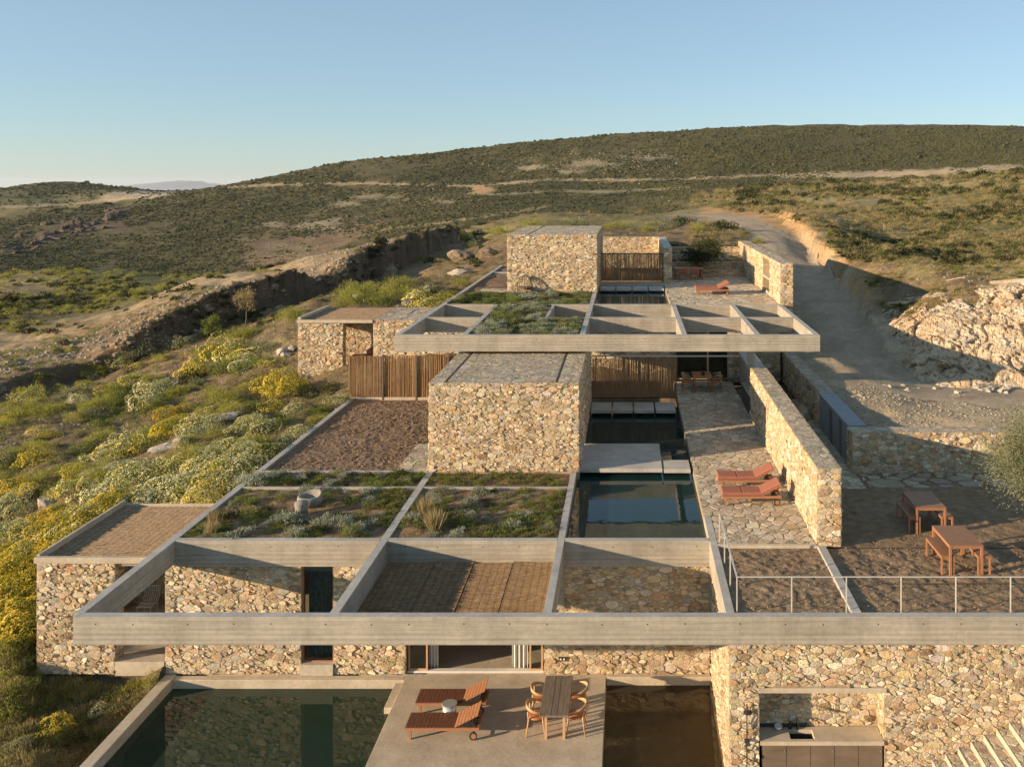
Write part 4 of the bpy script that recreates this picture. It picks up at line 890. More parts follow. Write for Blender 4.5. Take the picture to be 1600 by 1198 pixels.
# dirt yard right of the terrace
def yard():
    o = sheet('yard_ground', 2.66, 20, 22.25, 26.29, 3.93, 'yard_dirt', .045, .024, 6.5, kind='structure', seed=11, fine=1.0, label='bare lumpy dirt of the side yard')
    sheet('yard_ground', 6.29, 20, 26.28, 31.2, 3.95, 'yard_dirt', .06, .02, 6.0, kind='structure', seed=12, fine=.7)
    sheet('yard_ground', 8.35, 20, 31.2, 33.0, 3.95, 'yard_dirt', .12, .03, 2.5, kind='structure', seed=13)
yard()
slab('concrete_strip', 5.56, 5.80, 22.26, 26.28, 3.8, 4.015, 'concrete_cap', kind='structure')
fs = thing('flagstone_path', 'row of large loose flagstones in the dirt before the half shaded wall', 'path', (11, 32.2, 4))
fst = Stones(fs, 71); fst.face((8.4, 31.35, 3.985), (1,0,0), (0,1,0), 7, 1.55, .95, an=1.3, prot=(.01, .03), gap=.07, pal=PALR, flat=.95, depth=.1, var=.45); fst.finish('flagstone')
# railing
rl = thing('railing', 'thin pale metal railing along the edge of the dirt yard', 'railing', (2.7, 22.4, 3.9))
for k in range(9): x = 2.72+1.365*k; slab('post', x-.013, x+.013, 22.33, 22.355, 3.8, 4.83, 'rail_paint', rl, 0)
for y in (23.8, 25.2, 26.6): slab('post', 2.705, 2.735, y-.018, y+.018, 3.8, 4.83, 'rail_paint', rl, 0)
b = MB(); b.box(2.70, 14.6, 22.325, 22.36, 4.831, 4.85); b.box(2.70, 2.74, 22.362, 26.62, 4.831, 4.85); b.build('top_rail', M['rail_paint'], rl)

for k in range(5): slab('pool_step', 1.5, 2.40, 33.2-.42*(k+1), 33.2-.42*k, 2.3, 3.55-.24*k, 'concrete_floor', kind='structure')
# ------------------------------------------------------------------ furniture
def dup(root, loc, rz=0, label=None):
    c = copy_tree(root); c.location = loc; c.rotation_euler = (0, 0, rz)
    if label: c['label'] = label
    return c
def lounger(label, cushion):
    t_ = thing('sun_lounger', label, 'sun lounger', (0, 0, 0), 'wooden loungers on the bottom terrace' if not cushion else 'red cushioned loungers')
    A = R(27); hx, L = 1.30, .70
    f = MB(); f.box(0, 1.95, 0, .04, .23, .305); f.box(0, 1.95, .62, .66, .23, .305); f.box(0, .04, .04, .62, .23, .305); f.box(1.91, 1.95, .04, .62, .23, .305); f.box(1.28, 1.32, .04, .62, .235, .30); f.build('frame', M['teak'], t_, False)
    for y in (0, .60): b = MB(); b.box(.10, .16, y, y+.06, 0, .229); b.build('leg', M['teak'], t_, False)
    for y in (-.035, .665):
        b = MB(); n = 16
        for r_, yy in ((.075, y), (.105, y), (.105, y+.03), (.075, y+.03)): b.v += [(1.80+r_*math.cos(k*2*math.pi/n), yy, .105+r_*math.sin(k*2*math.pi/n)) for k in range(n)]
        for q in range(4): b.f += [(q*n+k, q*n+(k+1)%n, ((q+1)%4)*n+(k+1)%n, ((q+1)%4)*n+k) for k in range(n)]
        wh = b.build('wheel', M['rubber'], t_, False)
        b = MB(); 
        for yy in (y+.006, y+.024): b.v += [(1.80+.076*math.cos(k*2*math.pi/n), yy, .105+.076*math.sin(k*2*math.pi/n)) for k in range(n)]
        b.f = [tuple(range(n)), tuple(range(n, 2*n))[::-1]]+[(k, (k+1)%n, n+(k+1)%n, n+k) for k in range(n)]; b.build('hub', M['teak'], wh, False)
    b = MB(); b.bar((1.80, -.02, .105), (1.80, .68, .105), .02, .02); b.bar((1.8, .02, .105), (1.8, .02, .23), .03, .03); b.bar((1.8, .64, .105), (1.8, .64, .23), .03, .03); b.build('axle', M['dark_metal'], t_, False)
    b = MB(); tipx, tipz = hx+L*math.cos(A), .31+L*math.sin(A)
    b.bar((hx+.45*math.cos(A), .08, .30+.45*math.sin(A)), (1.82, .08, .26), .02, .02); b.bar((hx+.45*math.cos(A), .58, .30+.45*math.sin(A)), (1.82, .58, .26), .02, .02); b.build('strut', M['dark_metal'], t_, False)
    ns = 13
    for k in range(ns):
        x = .0+k*1.29/ns; b = MB(); b.box(x+.004, x+1.29/ns-.004, -.005, .665, .306, .328); b.build('seat_slat', M['teak_shade'], t_, False)
    nb = 7
    for k in range(nb):
        s0, s1 = k*L/nb+.012, (k+1)*L/nb-.002; b = MB(); ca, sa = math.cos(A), math.sin(A); vs = []
        for s_ in (s0, s1):
            for n_ in (0, .022): vs.append((hx+s_*ca-n_*sa, .31+s_*sa+n_*ca))
        b.add([(x, y, z) for y in (-.005, .665) for x, z in vs], [(0,2,3,1), (4,5,7,6), (0,1,5,4), (1,3,7,5), (3,2,6,7), (2,0,4,6)])
        b.build('back_slat', M['teak'], t_, False)
    if cushion:
        for x0, x1 in ((.0, .66), (.665, 1.30)):
            b = MB(); b.box(x0, x1, .0, .66, .329, .425, .025); b.build('seat_cushion', M['cushion'], t_, False)
        ca, sa = math.cos(A), math.sin(A); b = MB(); b.box(.01, L+.04, .0, .66, .024, .115, .025)
        b.v = [(hx+x*ca-z*sa, y, .312+x*sa+z*ca) for x, y, z in b.v]; b.build('back_cushion', M['cushion'], t_, False)
    return t_
lg = lounger('slatted reddish wooden lounger nearest the front edge of the bottom terrace', False); lg.location = (-5.87, 23.6, 0)
dup(lg, (-5.87, 24.73, 0), 0, 'slatted reddish wooden lounger behind the metal drum table, nearer the sliding door')
lc = lounger('red cushioned lounger on the middle terrace, the one nearer the front', True); lc.location = (3.12, 29.55, 4.012)
dup(lc, (3.14, 31.15, 4.012), 0, 'red cushioned lounger on the middle terrace, the one farther back')
dup(lc, (3.94, 51.85, 8.112), 0, 'red cushioned lounger on the upper terrace, front one of the touching pair')
dup(lc, (3.96, 52.56, 8.112), 0, 'red cushioned lounger on the upper terrace, rear one of the touching pair')
dt = thing('drum_table', 'small round polished metal drum table between the wooden loungers', 'side table', (-4.88, 24.52, 0))
b = MB(); b.lathe([(.185, .0), (.185, .40)], (-4.88, 24.52, 0), 28); b.build('drum', M['steel'], dt, smooth=True); b = MB(); b.lathe([(.205, 0), (.205, .025), (.2, .03)], (-4.88, 24.52, .4), 28); b.build('table_top', M['steel'], dt)
# dining table with rough planks, four curved wooden chairs
tb = thing('dining_table', 'long weathered grey plank table on the bottom terrace', 'dining table', (-1.93, 24.35, 0))
for k in range(5): x = -2.32+k*.155; slab('plank', x+.002, x+.151, 23.4, 25.3, .70+.003*(k % 2), .75+.003*(k*2 % 3), 'old_plank', tb, .006)
for x in (-2.2, -1.72):
    for y in (23.62, 25.02): slab('leg', x, x+.07, y, y+.07, 0, .70, 'oak', tb)
b = MB(); b.box(-2.2, -1.65, 23.64, 23.68, .62, .70); b.box(-2.2, -1.65, 25.03, 25.07, .62, .70); b.build('apron', M['oak'], tb)
def chair(label, cat='chair', grp='curved wooden chairs at the plank table'):
    t_ = thing('dining_chair', label, cat, (0, 0, 0), grp)                   # faces +x, seat centre at the origin
    for sx in (-1, 1):
        for sy in (-1, 1):
            b = MB(); b.tube([(sx*.25, sy*.25, 0), (sx*.19, sy*.20, .44), (sx*.19-.02, sy*.235, .66 if sx < 0 else .60)], [.017, .024, .02], 8); b.build('leg', M['oak'], t_, False, True)
    b = MB(); b.lathe([(.20, 0), (.235, .015), (.24, .04), (.2, .055)], (0, 0, .42), 18); b.build('seat', M['leather'], t_, False, True)
    b = MB(); n = 22; pts = []
    for k in range(n+1):
        a = R(62)+(R(298)-R(62))*k/n; pts.append((.27*math.cos(a), .29*math.sin(a), k))
    for i, (x, y, k) in enumerate(pts):
        h = .045+.075*math.sin(math.pi*i/n)**2; zt = .68+.12*math.sin(math.pi*i/n)**1.5; nx, ny = x/.28, y/.28
        b.v += [(x-nx*.013, y-ny*.013, zt-h), (x+nx*.013, y+ny*.013, zt-h), (x+nx*.016, y+ny*.016, zt), (x-nx*.010, y-ny*.010, zt)]
    for i in range(n):
        for q in range(4): a, c = 4*i+q, 4*i+(q+1)%4; b.f.append((a, c, c+4, a+4))
    b.f += [(3,2,1,0), (4*n, 4*n+1, 4*n+2, 4*n+3)]; b.build('backrest', M['oak'], t_, False, True)
    return t_
ch = chair('curved back wooden chair on the left side of the plank table, near its front end'); ch.location = (-2.44, 23.95, 0)
dup(ch, (-2.40, 24.75, 0), 0, 'curved back wooden chair on the left side of the plank table, near the sliding door')
dup(ch, (-1.38, 23.97, 0), R(180), 'curved back wooden chair on the right side of the plank table, near its front end')
dup(ch, (-1.38, 24.78, 0), R(180), 'curved back wooden chair on the right side of the plank table, near the rear wall')
# picnic tables with benches
def picnic(x, y, label, which):
    t_ = thing('picnic_table', label, 'picnic table', (x, y, 4.0), 'wooden tables in the dirt yard')
    for k in range(7): x0 = k*.132; b = MB(); b.box(x0+.0015, x0+.1305, 0, 1.42, .715, .75); b.build('plank', M['table_wood'], t_, False)
    for lx in (.0, .86):
        for ly in (.0, 1.355): b = MB(); b.box(lx, lx+.06, ly, ly+.06, -.08, .714); b.build('leg', M['teak'], t_, False)
    b = MB(); b.box(.06, .86, .01, .04, .65, .713); b.box(.06, .86, 1.375, 1.405, .65, .713); b.box(.01, .04, .06, 1.355, .65, .713); b.box(.88, .91, .06, 1.355, .65, .713); b.build('apron', M['teak'], t_, False)
    for bx, s in ((-.22, 'left'), (.78, 'right')):
        q = thing('bench', 'low wooden bench at the %s side of the %s picnic table' % (s, which), 'bench', (x+bx, y+.02, 4.0), 'wooden benches in the dirt yard')
        for k in range(3): b = MB(); b.box(k*.122, k*.122+.119, 0, 1.28, .42, .45); b.build('plank', M['table_wood'], q, False)
        for lx in (0, .315):
            for ly in (0, 1.23): b = MB(); b.box(lx, lx+.045, ly, ly+.045, -.08, .419); b.build('leg', M['teak'], q, False)
        b = MB(); b.box(.045, .315, .01, .03, .37, .418); b.box(.045, .315, 1.245, 1.265, .37, .418); b.box(.01, .03, .045, 1.23, .37, .418); b.box(.33, .35, .045, 1.23, .37, .418); b.build('apron', M['teak'], q, False)
picnic(8.80, 24.5, 'sunlit wooden picnic table in the dirt yard, nearer the railing', 'nearer'); picnic(8.80, 27.35, 'shaded wooden picnic table in the dirt yard, nearer the olive tree wall', 'farther')
# tables in shade
def simple_table(x, y, z, w, d, label, nch, mat, cl):
    t_ = thing('dining_table', label, 'dining table', (x+w/2, y, z)); slab('table_top', x, x+w, y, y+d, z+.71, z+.75, mat, t_)
    for lx in (x+.08, x+w-.14):
        for ly in (y+.08, y+d-.14): slab('leg', lx, lx+.06, ly, ly+.06, z, z+.709, 'teak', t_)
    return t_
simple_table(3.3, 45.3, 4.012, 1.0, 1.5, 'dining table in deep shade under the upper frame', 4, 'teak', '')
for k, (x, y, rz, l) in enumerate([(3.05, 45.7, 0, 'chair left of the shaded dining table, front one'), (3.05, 46.4, 0, 'chair left of the shaded dining table, rear one'), (4.55, 45.7, 180, 'chair right of the shaded dining table, front one'), (4.55, 46.4, 180, 'chair right of the shaded dining table, rear one')]): c = dup(ch, (x, y, 4.012), R(rz), l); c['group'] = 'chairs at the shaded table'
v_ = thing('vase', 'small dark pot on the shaded dining table', 'vase', (3.85, 45.9, 4.765)); b = MB(); b.lathe([(.05, 0), (.1, .06), (.09, .14), (.04, .18)], (3.85, 45.9, 4.765), 12); b.build('pot', M['dark_metal'], v_, smooth=True)
simple_table(3.1, 60.0, 8.112, 2.0, .9, 'long wooden dining table before the stepped tiers of the upper terrace', 4, 'oak', '')
def slat_chair(label, x, y):
    t_ = thing('dining_chair', label, 'chair', (x, y, 8.112), 'red seated chairs on the upper terrace')
    for sx in (0, .46):
        for sy, h in ((0, .8), (.46, .64)): b = MB(); b.box(sx, sx+.045, sy, sy+.045, 0, h); b.build('leg', M['teak'], t_, False)
    b = MB(); b.box(0, .505, .0, .5, .41, .46); b.build('seat', M['cushion'], t_, False); b = MB(); b.box(.046, .459, .01, .035, .55, .78); b.build('backrest', M['cushion'], t_, False); b = MB(); b.box(0, .045, .046, .459, .62, .66); b.box(.46, .505, .046, .459, .62, .66); b.build('armrest', M['teak'], t_, False)
slat_chair('red seated wooden chair at the upper dining table, left of two', 3.45, 59.55); slat_chair('red seated wooden chair at the upper dining table, right of two', 4.2, 59.55)
two('tub_concrete', (.19, .17, .14), (.27, .245, .205), 6, .85, .006)
# concrete seats in the planter
def shell_seat(x, y, z, s, label, back):
    t_ = thing('tub_chair', label, 'chair', (x, y, z)); b = MB(); n = 24
    prof = [(.26, -.06), (.36, .03), (.42, .14), (.43, .24), (.41, .34)] ; inn = [(.36, .36), (.31, .32), (.26, .22), (.16, .17), (.02, .16)]
    for r_, h in prof+inn:
        for k in range(n):
            a = 2*math.pi*k/n; lift = back*max(0, math.cos(a-R(60)))**1.3*(1 if h > .25 else .5 if h > .15 else 0)
            b.v.append((x+s*r_*math.cos(a)*1.05, y+s*r_*math.sin(a), z+s*(h+lift)))
    m = len(prof+inn)
    b.f = [(i*n+k, i*n+(k+1)%n, (i+1)*n+(k+1)%n, (i+1)*n+k) for i in range(m-1) for k in range(n)]+[tuple((m-1)*n+k for k in range(n)), tuple(range(n))[::-1]]
    b.build('shell', M['tub_concrete'], t_, smooth=True)
shell_seat(-10.55, 29.75, 3.95, .92, 'rounded concrete tub chair among the plants of the left roof planter', .13)
b = MB(); t_ = thing('concrete_stool', 'short concrete stool in front of the tub chair in the left roof planter', 'stool', (-10.55, 28.95, 3.95)); b.lathe([(.2, -.05), (.19, .2), (.22, .36), (.21, .39)], (-10.55, 28.95, 3.95), 20); b.build('body', M['tub_concrete'], t_, smooth=True)
# small wire chair in the lower pavilion, wicker chair by the upper block
wc = thing('wire_chair', 'small white wire chair on the floor of the lower left pavilion', 'chair', (-16.2, 30.4, .05))
b = MB(); b.tube([(-16.45+.5*k/8, 30.2+.0*k, .48) for k in range(9)], .012, 6)
for k in range(9): x = -16.45+.5*k/8; b.tube([(x, 29.95, .46), (x, 30.35, .44), (x, 30.5, .6), (x, 30.55, .92)], .011, 5)
b.tube([(-16.45, 29.95, .46), (-15.95, 29.95, .46)], .014, 6); b.tube([(-16.45, 30.55, .92), (-15.95, 30.55, .92)], .014, 6); b.build('wire_seat', M['white'], wc)
for x in (-16.42, -15.98):
    for y in (29.98, 30.42): b = MB(); b.tube([(x, y, .05), (x, y, .45)], .013, 6); b.build('leg', M['white'], wc)
wk = thing('wicker_chair', 'dark arched wicker chair in front of the upper stone block', 'chair', (-6.1, 53.0, 8.0))
for k in range(9):
    b = MB(); a = R(-80+20*k); b.tube([(-6.1+.45*math.sin(a), 53.05-.32*math.cos(a), 8.0), (-6.1+.47*math.sin(a), 53.1-.34*math.cos(a)*.9, 8.6), (-6.1+.30*math.sin(a), 53.15-.1*math.cos(a), 9.0), (-6.1, 53.2, 9.15)], .02, 6); b.build('cane', M['bark'], wk)
b = MB(); b.lathe([(.38, 0), (.44, .05), (.40, .1)], (-6.1, 53.05, 8.35), 16); b.build('seat', M['bark'], wk)
bn = thing('garden_bench', 'rusty red bench on the soil left of the upper block', 'bench', (-7.8, 62, 8.0)); slab('seat', -8.3, -7.4, 61.8, 62.3, 8.4, 8.46, 'cushion', bn); slab('backrest', -8.3, -7.4, 62.3, 62.35, 8.5, 8.85, 'cushion', bn)
for x in (-8.28, -7.46):
    for y in (61.82, 62.24): slab('leg', x, x+.05, y, y+.05, 7.95, 8.399, 'bark', bn)
# ------------------------------------------------------------------ plants
def quad_mesh(name, q, mat):
    n = len(q); me = bpy.data.meshes.new(name); k = q.shape[1]
    me.vertices.add(n*k); me.vertices.foreach_set('co', q.reshape(-1).astype(np.float32))
    me.loops.add(n*k); me.loops.foreach_set('vertex_index', np.arange(n*k, dtype=np.int32))
    me.polygons.add(n); me.polygons.foreach_set('loop_start', (np.arange(n)*k).astype(np.int32))
    me.materials.append(M[mat]); me.update(calc_edges=True); return me
def unit(v): return v/np.maximum(np.linalg.norm(v, axis=-1, keepdims=True), 1e-9)
def blades(c, d, ln, wd, r):
    """leaf blades: centre, direction, length, width -> kite shaped quads"""
    side = unit(np.cross(d, unit(r.normal(size=d.shape)))); ln = ln[:, None]; wd = wd[:, None]
    return np.stack([c, c+d*ln*.45+side*wd*.5, c+d*ln, c+d*ln*.45-side*wd*.5], 1)
def discs(c, nrm, rad, r, k=6):
    a = unit(np.cross(nrm, r.normal(size=nrm.shape))); b = np.cross(nrm, a); t = np.arange(k)*2*math.pi/k
    return c[:, None]+rad[:, None, None]*(np.cos(t)[None, :, None]*a[:, None]+np.sin(t)[None, :, None]*b[:, None])
def dome_pts(n, r, lumps, hgt, shell=.55):
    """points in a lumpy low mound of radius 1"""
    th = r.uniform(0, 2*math.pi, n); ph = np.arccos(r.uniform(0, 1, n)); d = np.stack([np.sin(ph)*np.cos(th), np.sin(ph)*np.sin(th), np.cos(ph)], -1)
    rad = 1+sum(.16*a*np.cos((d @ v)*f+p) for v, f, p, a in lumps); rr = r.uniform(shell, 1, n)**.6*rad
    p = d*rr[:, None]; p[:, 2] *= hgt; return p, d
def mk_lumps(r): return [(unit(r.normal(size=3)), r.uniform(3, 8), r.uniform(0, 6), r.uniform(.5, 1)) for _ in range(6)]
PROTO = {}
def bush_proto(key, n, leaf, ln, wd, hgt, flowers=(), seed=0, up=.5, shell=.35):
    res = []
    for v in range(3):
        r = np.random.default_rng(seed*10+v); lm = mk_lumps(r); p, d = dome_pts(n, r, lm, hgt, shell)
        dr = unit(d+np.array([0, 0, up])+r.normal(size=d.shape)*.55); L = ln*r.uniform(.6, 1.3, n)
        fol = quad_mesh('foliage', blades(p-dr*L[:, None]*.4, dr, L, wd*r.uniform(.7, 1.3, n), r), leaf); fl = []
        for mat, nf, sz, zone in flowers:
            p, d = dome_pts(nf, r, lm, hgt, .93); p *= 1.03; k = r.uniform(0, 1, nf)
            if zone: m = (vn3(p*2.2, seed+v) > zone); p, d = p[m], d[m]
            nn = unit(d*.7+np.array([-.35, -.25, .6])+r.normal(size=p.shape)*.35)
            fl.append(quad_mesh('flowers', discs(p, nn, sz*r.uniform(.7, 1.25, len(p)), r, 5), mat))
        res.append((fol, fl))
    PROTO[key] = res
def vn3(p, s): return vnoise(p[:, 0]+p[:, 2], p[:, 1]-p[:, 2]*.7, s)
bush_proto('yellow', 1000, 'leaf_green', .13, .035, .78, [('petal_yellow', 1100, .036, 0), ('petal_gold', 160, .032, 0)], 1, shell=.55)
bush_proto('gold', 900, 'leaf_green', .13, .035, .68, [('petal_gold', 700, .036, -.1), ('petal_yellow', 420, .034, 0)], 2, shell=.55)
bush_proto('daisy', 1100, 'leaf_green', .12, .03, .78, [('petal_cream', 760, .032, 0), ('petal_yellow', 200, .028, 0)], 3, shell=.55)
bush_proto('daisy_yellow', 1050, 'leaf_green', .12, .03, .78, [('petal_cream', 480, .032, -.1), ('petal_yellow', 600, .033, 0)], 4, shell=.55)
bush_proto('lime', 1100, 'leaf_lime', .24, .022, .8, [('petal_yellow', 40, .02, 0)], 5, 1.0)
bush_proto('green', 850, 'leaf_green', .18, .05, .65, [], 6)
bush_proto('dark', 850, 'leaf_dark', .15, .06, .6, [], 7)
bush_proto('poppy', 520, 'leaf_green', .16, .04, .45, [('petal_red', 110, .036, -.05)], 8)
bush_proto('silver', 900, 'leaf_silver', .20, .06, .68, [], 9, .8)
bush_proto('sage', 800, 'leaf_olive', .17, .05, .6, [], 10, .7)
bush_proto('brown', 520, 'leaf_dry', .18, .03, .55, [], 11)
def tuft_proto():
    res = []
    for v in range(2):
        r = np.random.default_rng(90+v); n = 190; a = r.uniform(0, 6.28, n); o = np.stack([np.cos(a), np.sin(a), 0*a], -1); c = o*r.uniform(0, .25, n)[:, None]
        d = unit(o*r.uniform(.05, .55, n)[:, None]+np.array([0, 0, 1])); res.append((quad_mesh('foliage', blades(c, d, r.uniform(.7, 1.25, n), np.full(n, .028), r), 'leaf_dry'), []))
    PROTO['tuft'] = res
tuft_proto()
INFO = {'yellow': ('flowering_bush', 'bush'), 'gold': ('flowering_bush', 'bush'), 'daisy': ('flowering_bush', 'bush'), 'daisy_yellow': ('flowering_bush', 'bush'), 'lime': ('fennel_bush', 'bush'),
        'green': ('green_bush', 'bush'), 'dark': ('dark_shrub', 'shrub'), 'poppy': ('poppy_clump', 'flowers'), 'silver': ('silver_shrub', 'shrub'), 'sage': ('sage_shrub', 'shrub'), 'brown': ('dry_bush', 'bush'), 'tuft': ('grass_tuft', 'grass tuft')}
LOOK = {'yellow': 'low bush covered in bright yellow flowers', 'gold': 'low bush with golden orange flowers', 'daisy': 'low bush dotted with cream daisies', 'daisy_yellow': 'bush of mixed cream and yellow daisies',
        'lime': 'feathery yellow green fennel bush', 'green': 'plain leafy green bush', 'dark': 'small dark green shrub', 'poppy': 'clump of red poppies', 'silver': 'silvery grey leaved shrub', 'sage': 'olive green sage shrub', 'brown': 'dry brownish bush', 'tuft': 'tall dry straw coloured grass tuft'}
PLUR = {'yellow': 'yellow flowered bushes', 'gold': 'golden flowered bushes', 'daisy': 'daisy bushes', 'daisy_yellow': 'mixed daisy bushes', 'lime': 'fennel bushes', 'green': 'leafy green bushes', 'dark': 'dark shrubs', 'poppy': 'poppy clumps', 'silver': 'silvery shrubs', 'sage': 'sage shrubs', 'brown': 'dry bushes', 'tuft': 'dry grass tufts'}
def bush(key, loc, s, place, hs=1.0, yaw=None):
    nm, cat = INFO[key]; fol, fl = rnd.choice(PROTO[key])
    o = bpy.data.objects.new(nm, fol); COL.objects.link(o); o.location = loc; o.scale = (s, s*rnd.uniform(.85, 1.15), s*hs*rnd.uniform(.85, 1.2)); o.rotation_euler = (rnd.gauss(0, .06), rnd.gauss(0, .06), rnd.uniform(0, 6.28))
    setp(o, LOOK[key]+' '+place, cat, PLUR[key]+' '+place)
    for m in fl: f = bpy.data.objects.new('flowers', m); COL.objects.link(f); f.parent = o; f['kind'] = 'stuff'
    return o
def bush_px(key, px, py, wpx, place, hs=1.0, ymin=22):
    wpx *= 1.08; hs *= .95
    g = ground_seen(px, py, ymin)
    if g is None: return
    s = wpx/2/(F/g[1]); h_ = .35*s
    g = ground_seen(px, py+h_*F/g[1], ymin)
    if g is None: return
    X, Y, Z = g; bush(key, (X, Y, float(ground(X, Y))-.04*s), s, place, hs)
SL = 'on the slope left of the house'
for key, px, py, wd in [('daisy_yellow',345,545,60),('daisy_yellow',375,548,55),('lime',330,552,46),('yellow',304,577,40),('gold',318,580,26),('green',350,572,46),('green',375,575,40),('lime',255,558,32),('lime',146,577,46),('sage',285,533,46),('sage',222,550,46),
    ('dark',330,520,40),('lime',371,523,48),('lime',390,520,32),('daisy',238,612,46),('daisy',222,628,44),('daisy',252,600,40),('lime',277,608,46),('lime',345,620,46),('lime',366,622,40),('yellow',425,598,46),('yellow',448,588,50),('yellow',432,612,36),('yellow',455,604,40),('yellow',415,606,30),
    ('lime',165,625,46),('lime',175,640,30),('lime',86,636,40),('lime',70,640,40),('lime',37,640,48),('lime',20,648,40),('lime',50,612,40),('lime',8,632,32),('sage',112,612,42),('sage',100,620,36),('green',240,672,48),('yellow',262,670,50),('yellow',280,660,40),('lime',228,680,38),('daisy_yellow',180,704,46),
    ('daisy_yellow',205,694,46),('daisy',160,712,40),('gold',262,645,46),('brown',240,650,46),('gold',285,638,34),('daisy',319,662,50),('daisy',300,676,40),('daisy',338,655,36),('daisy',394,655,48),('daisy',412,668,44),('daisy',380,668,44),('lime',397,690,44),('lime',415,694,38),('dark',356,696,36),
    ('dark',300,586,40),('daisy',469,637,34),('daisy',455,640,30),('poppy',440,644,34),('poppy',478,632,30),('poppy',500,622,30),('poppy',515,612,28),('daisy',525,625,30),('daisy',538,632,22),('daisy',454,682,40),('daisy',470,672,34),('daisy',440,692,34),('lime',491,655,30),('lime',505,650,26),
    ('green',440,660,36),('green',500,640,34),('dark',480,612,40),('dark',520,602,34),('lime',170,742,50),('lime',124,735,50),('daisy_yellow',195,745,46),('daisy_yellow',145,752,44),('lime',70,742,44),('lime',40,752,40),('gold',22,760,50),('gold',45,765,36),('daisy',14,784,50),('daisy',28,795,36),('poppy',6,800,40),
    ('gold',86,798,42),('gold',70,806,34),('poppy',95,812,30),('lime',22,828,50),('lime',45,820,34),('dark',60,770,30),('brown',110,770,40),('brown',130,790,36),('green',62,590,36),('sage',195,590,40),('lime',330,612,30),('poppy',330,636,22),('lime',380,605,30),('brown',400,580,34),('brown',330,600,36),('green',395,632,36),('sage',200,555,32),
    ('yellow',95,606,20),('sage',420,540,34),('sage',395,540,40),('green',410,560,40),('lime',455,493,38),('lime',462,488,30)]:
    bush_px(key, px, py, wd, SL)
# the dense flower field beside the lower pavilion
FIELD = [(300,760,380,690),(250,770,330,740),(180,790,260,740),(110,835,220,780)]
r = random.Random(5)
def field(n, poly, keys, w0, w1, place=SL):
    xs, ys = [p[0] for p in poly], [p[1] for p in poly]; done = []; k = 0
    while len(done) < n and k < n*30:
        k += 1; x, y = r.uniform(min(xs), max(xs)), r.uniform(min(ys), max(ys)); ins = False
        for (ax, ay), (bx, by) in zip(poly, poly[1:]+poly[:1]):
            if (ay > y) != (by > y) and x < (bx-ax)*(y-ay)/(by-ay)+ax: ins = not ins
        if not ins or any((x-a)**2+((y-b_)*1.7)**2 < (w0*.5)**2 for a, b_ in done): continue
        done.append((x, y)); bush_px(r.choices([q[0] for q in keys], [q[1] for q in keys])[0], x, y, r.uniform(w0, w1), place)
field(80, [(520,600),(455,590),(430,560),(330,530),(250,545),(60,600),(0,620),(0,760),(70,780),(150,760),(300,690),(430,640)], [('lime',5),('green',3),('daisy_yellow',2.5),('daisy',1.5),('yellow',1),('brown',1.2),('sage',1)], 24, 44, SL)
DA = 'in the dense field above the lower pavilion'; YE = 'left of the lower pavilion'
field(70, [(425,700),(400,725),(345,770),(320,782),(200,782),(255,738),(310,705),(370,692)], [('daisy',6),('daisy_yellow',4),('lime',1),('green',.6)], 46, 70, DA)
field(46, [(270,735),(180,800),(110,850),(100,830),(150,775),(215,735)], [('daisy_yellow',5),('daisy',3),('yellow',2),('lime',.6)], 46, 68, DA)
field(24, [(380,745),(360,775),(320,782),(335,760)], [('yellow',4),('daisy_yellow',2)], 30, 42, DA)
field(34, [(190,790),(60,880),(40,870),(100,810),(150,790)], [('yellow',6),('daisy_yellow',3)], 44, 64, YE)
field(16, [(60,820),(0,870),(0,830),(30,815)], [('daisy',4),('lime',1),('daisy_yellow',2)], 40, 56, YE)
field(34, [(56,868),(56,1000),(0,1010),(0,862)], [('yellow',7),('gold',1),('lime',1)], 40, 62, YE)
LG = 'on the grassy bank below the pavilion'
for key, px, py, wd in [('yellow',72,1140,46),('yellow',92,1133,42),('lime',84,1150,40),('green',120,1140,44),('poppy',40,1140,26),('dark',18,985,56),('dark',8,950,50),('green',40,1035,50),('green',30,1070,50),('sage',75,1065,44),('brown',130,1072,40),('sage',180,1076,36),
    ('green',60,1100,56),('green',10,1100,56),('sage',150,1085,40),('green',180,1090,44),('sage',120,1100,46),('brown',210,1085,40),('poppy',190,1110,24),('poppy',120,1176,26),('sage',30,1165,50),('lime',10,1180,50),('brown',90,1185,50),('daisy',160,1108,30),('green',140,1145,44),('brown',160,1128,36),('sage',62,1190,44),('dark',110,1150,40)]:
    bush_px(key, px, py, wd, LG, .8, 19)
UP = 'behind the upper left pavilion'
for key, px, py, wd in [('lime',565,462,50),('lime',590,466,46),('lime',612,455,50),('lime',540,470,40),('lime',550,452,44),('daisy_yellow',655,468,40),('daisy_yellow',680,470,44),('lime',640,462,40),('lime',700,458,36),('sage',670,452,40),('lime',575,448,34),('lime',625,440,40),('lime',660,402,24),('lime',720,440,30),
    ('green',600,470,36),('daisy_yellow',700,472,30),('sage',740,380,30),('lime',780,360,34),('lime',830,352,30),('lime',960,352,34),('lime',1010,358,30),('sage',1050,350,40),('lime',1090,356,28),('dark',1130,352,30),('lime',1185,376,22),('sage',900,348,40),('dark',1065,345,34),('lime',730,372,24)]:
    bush_px(key, px, py, wd, UP, 1, 50)
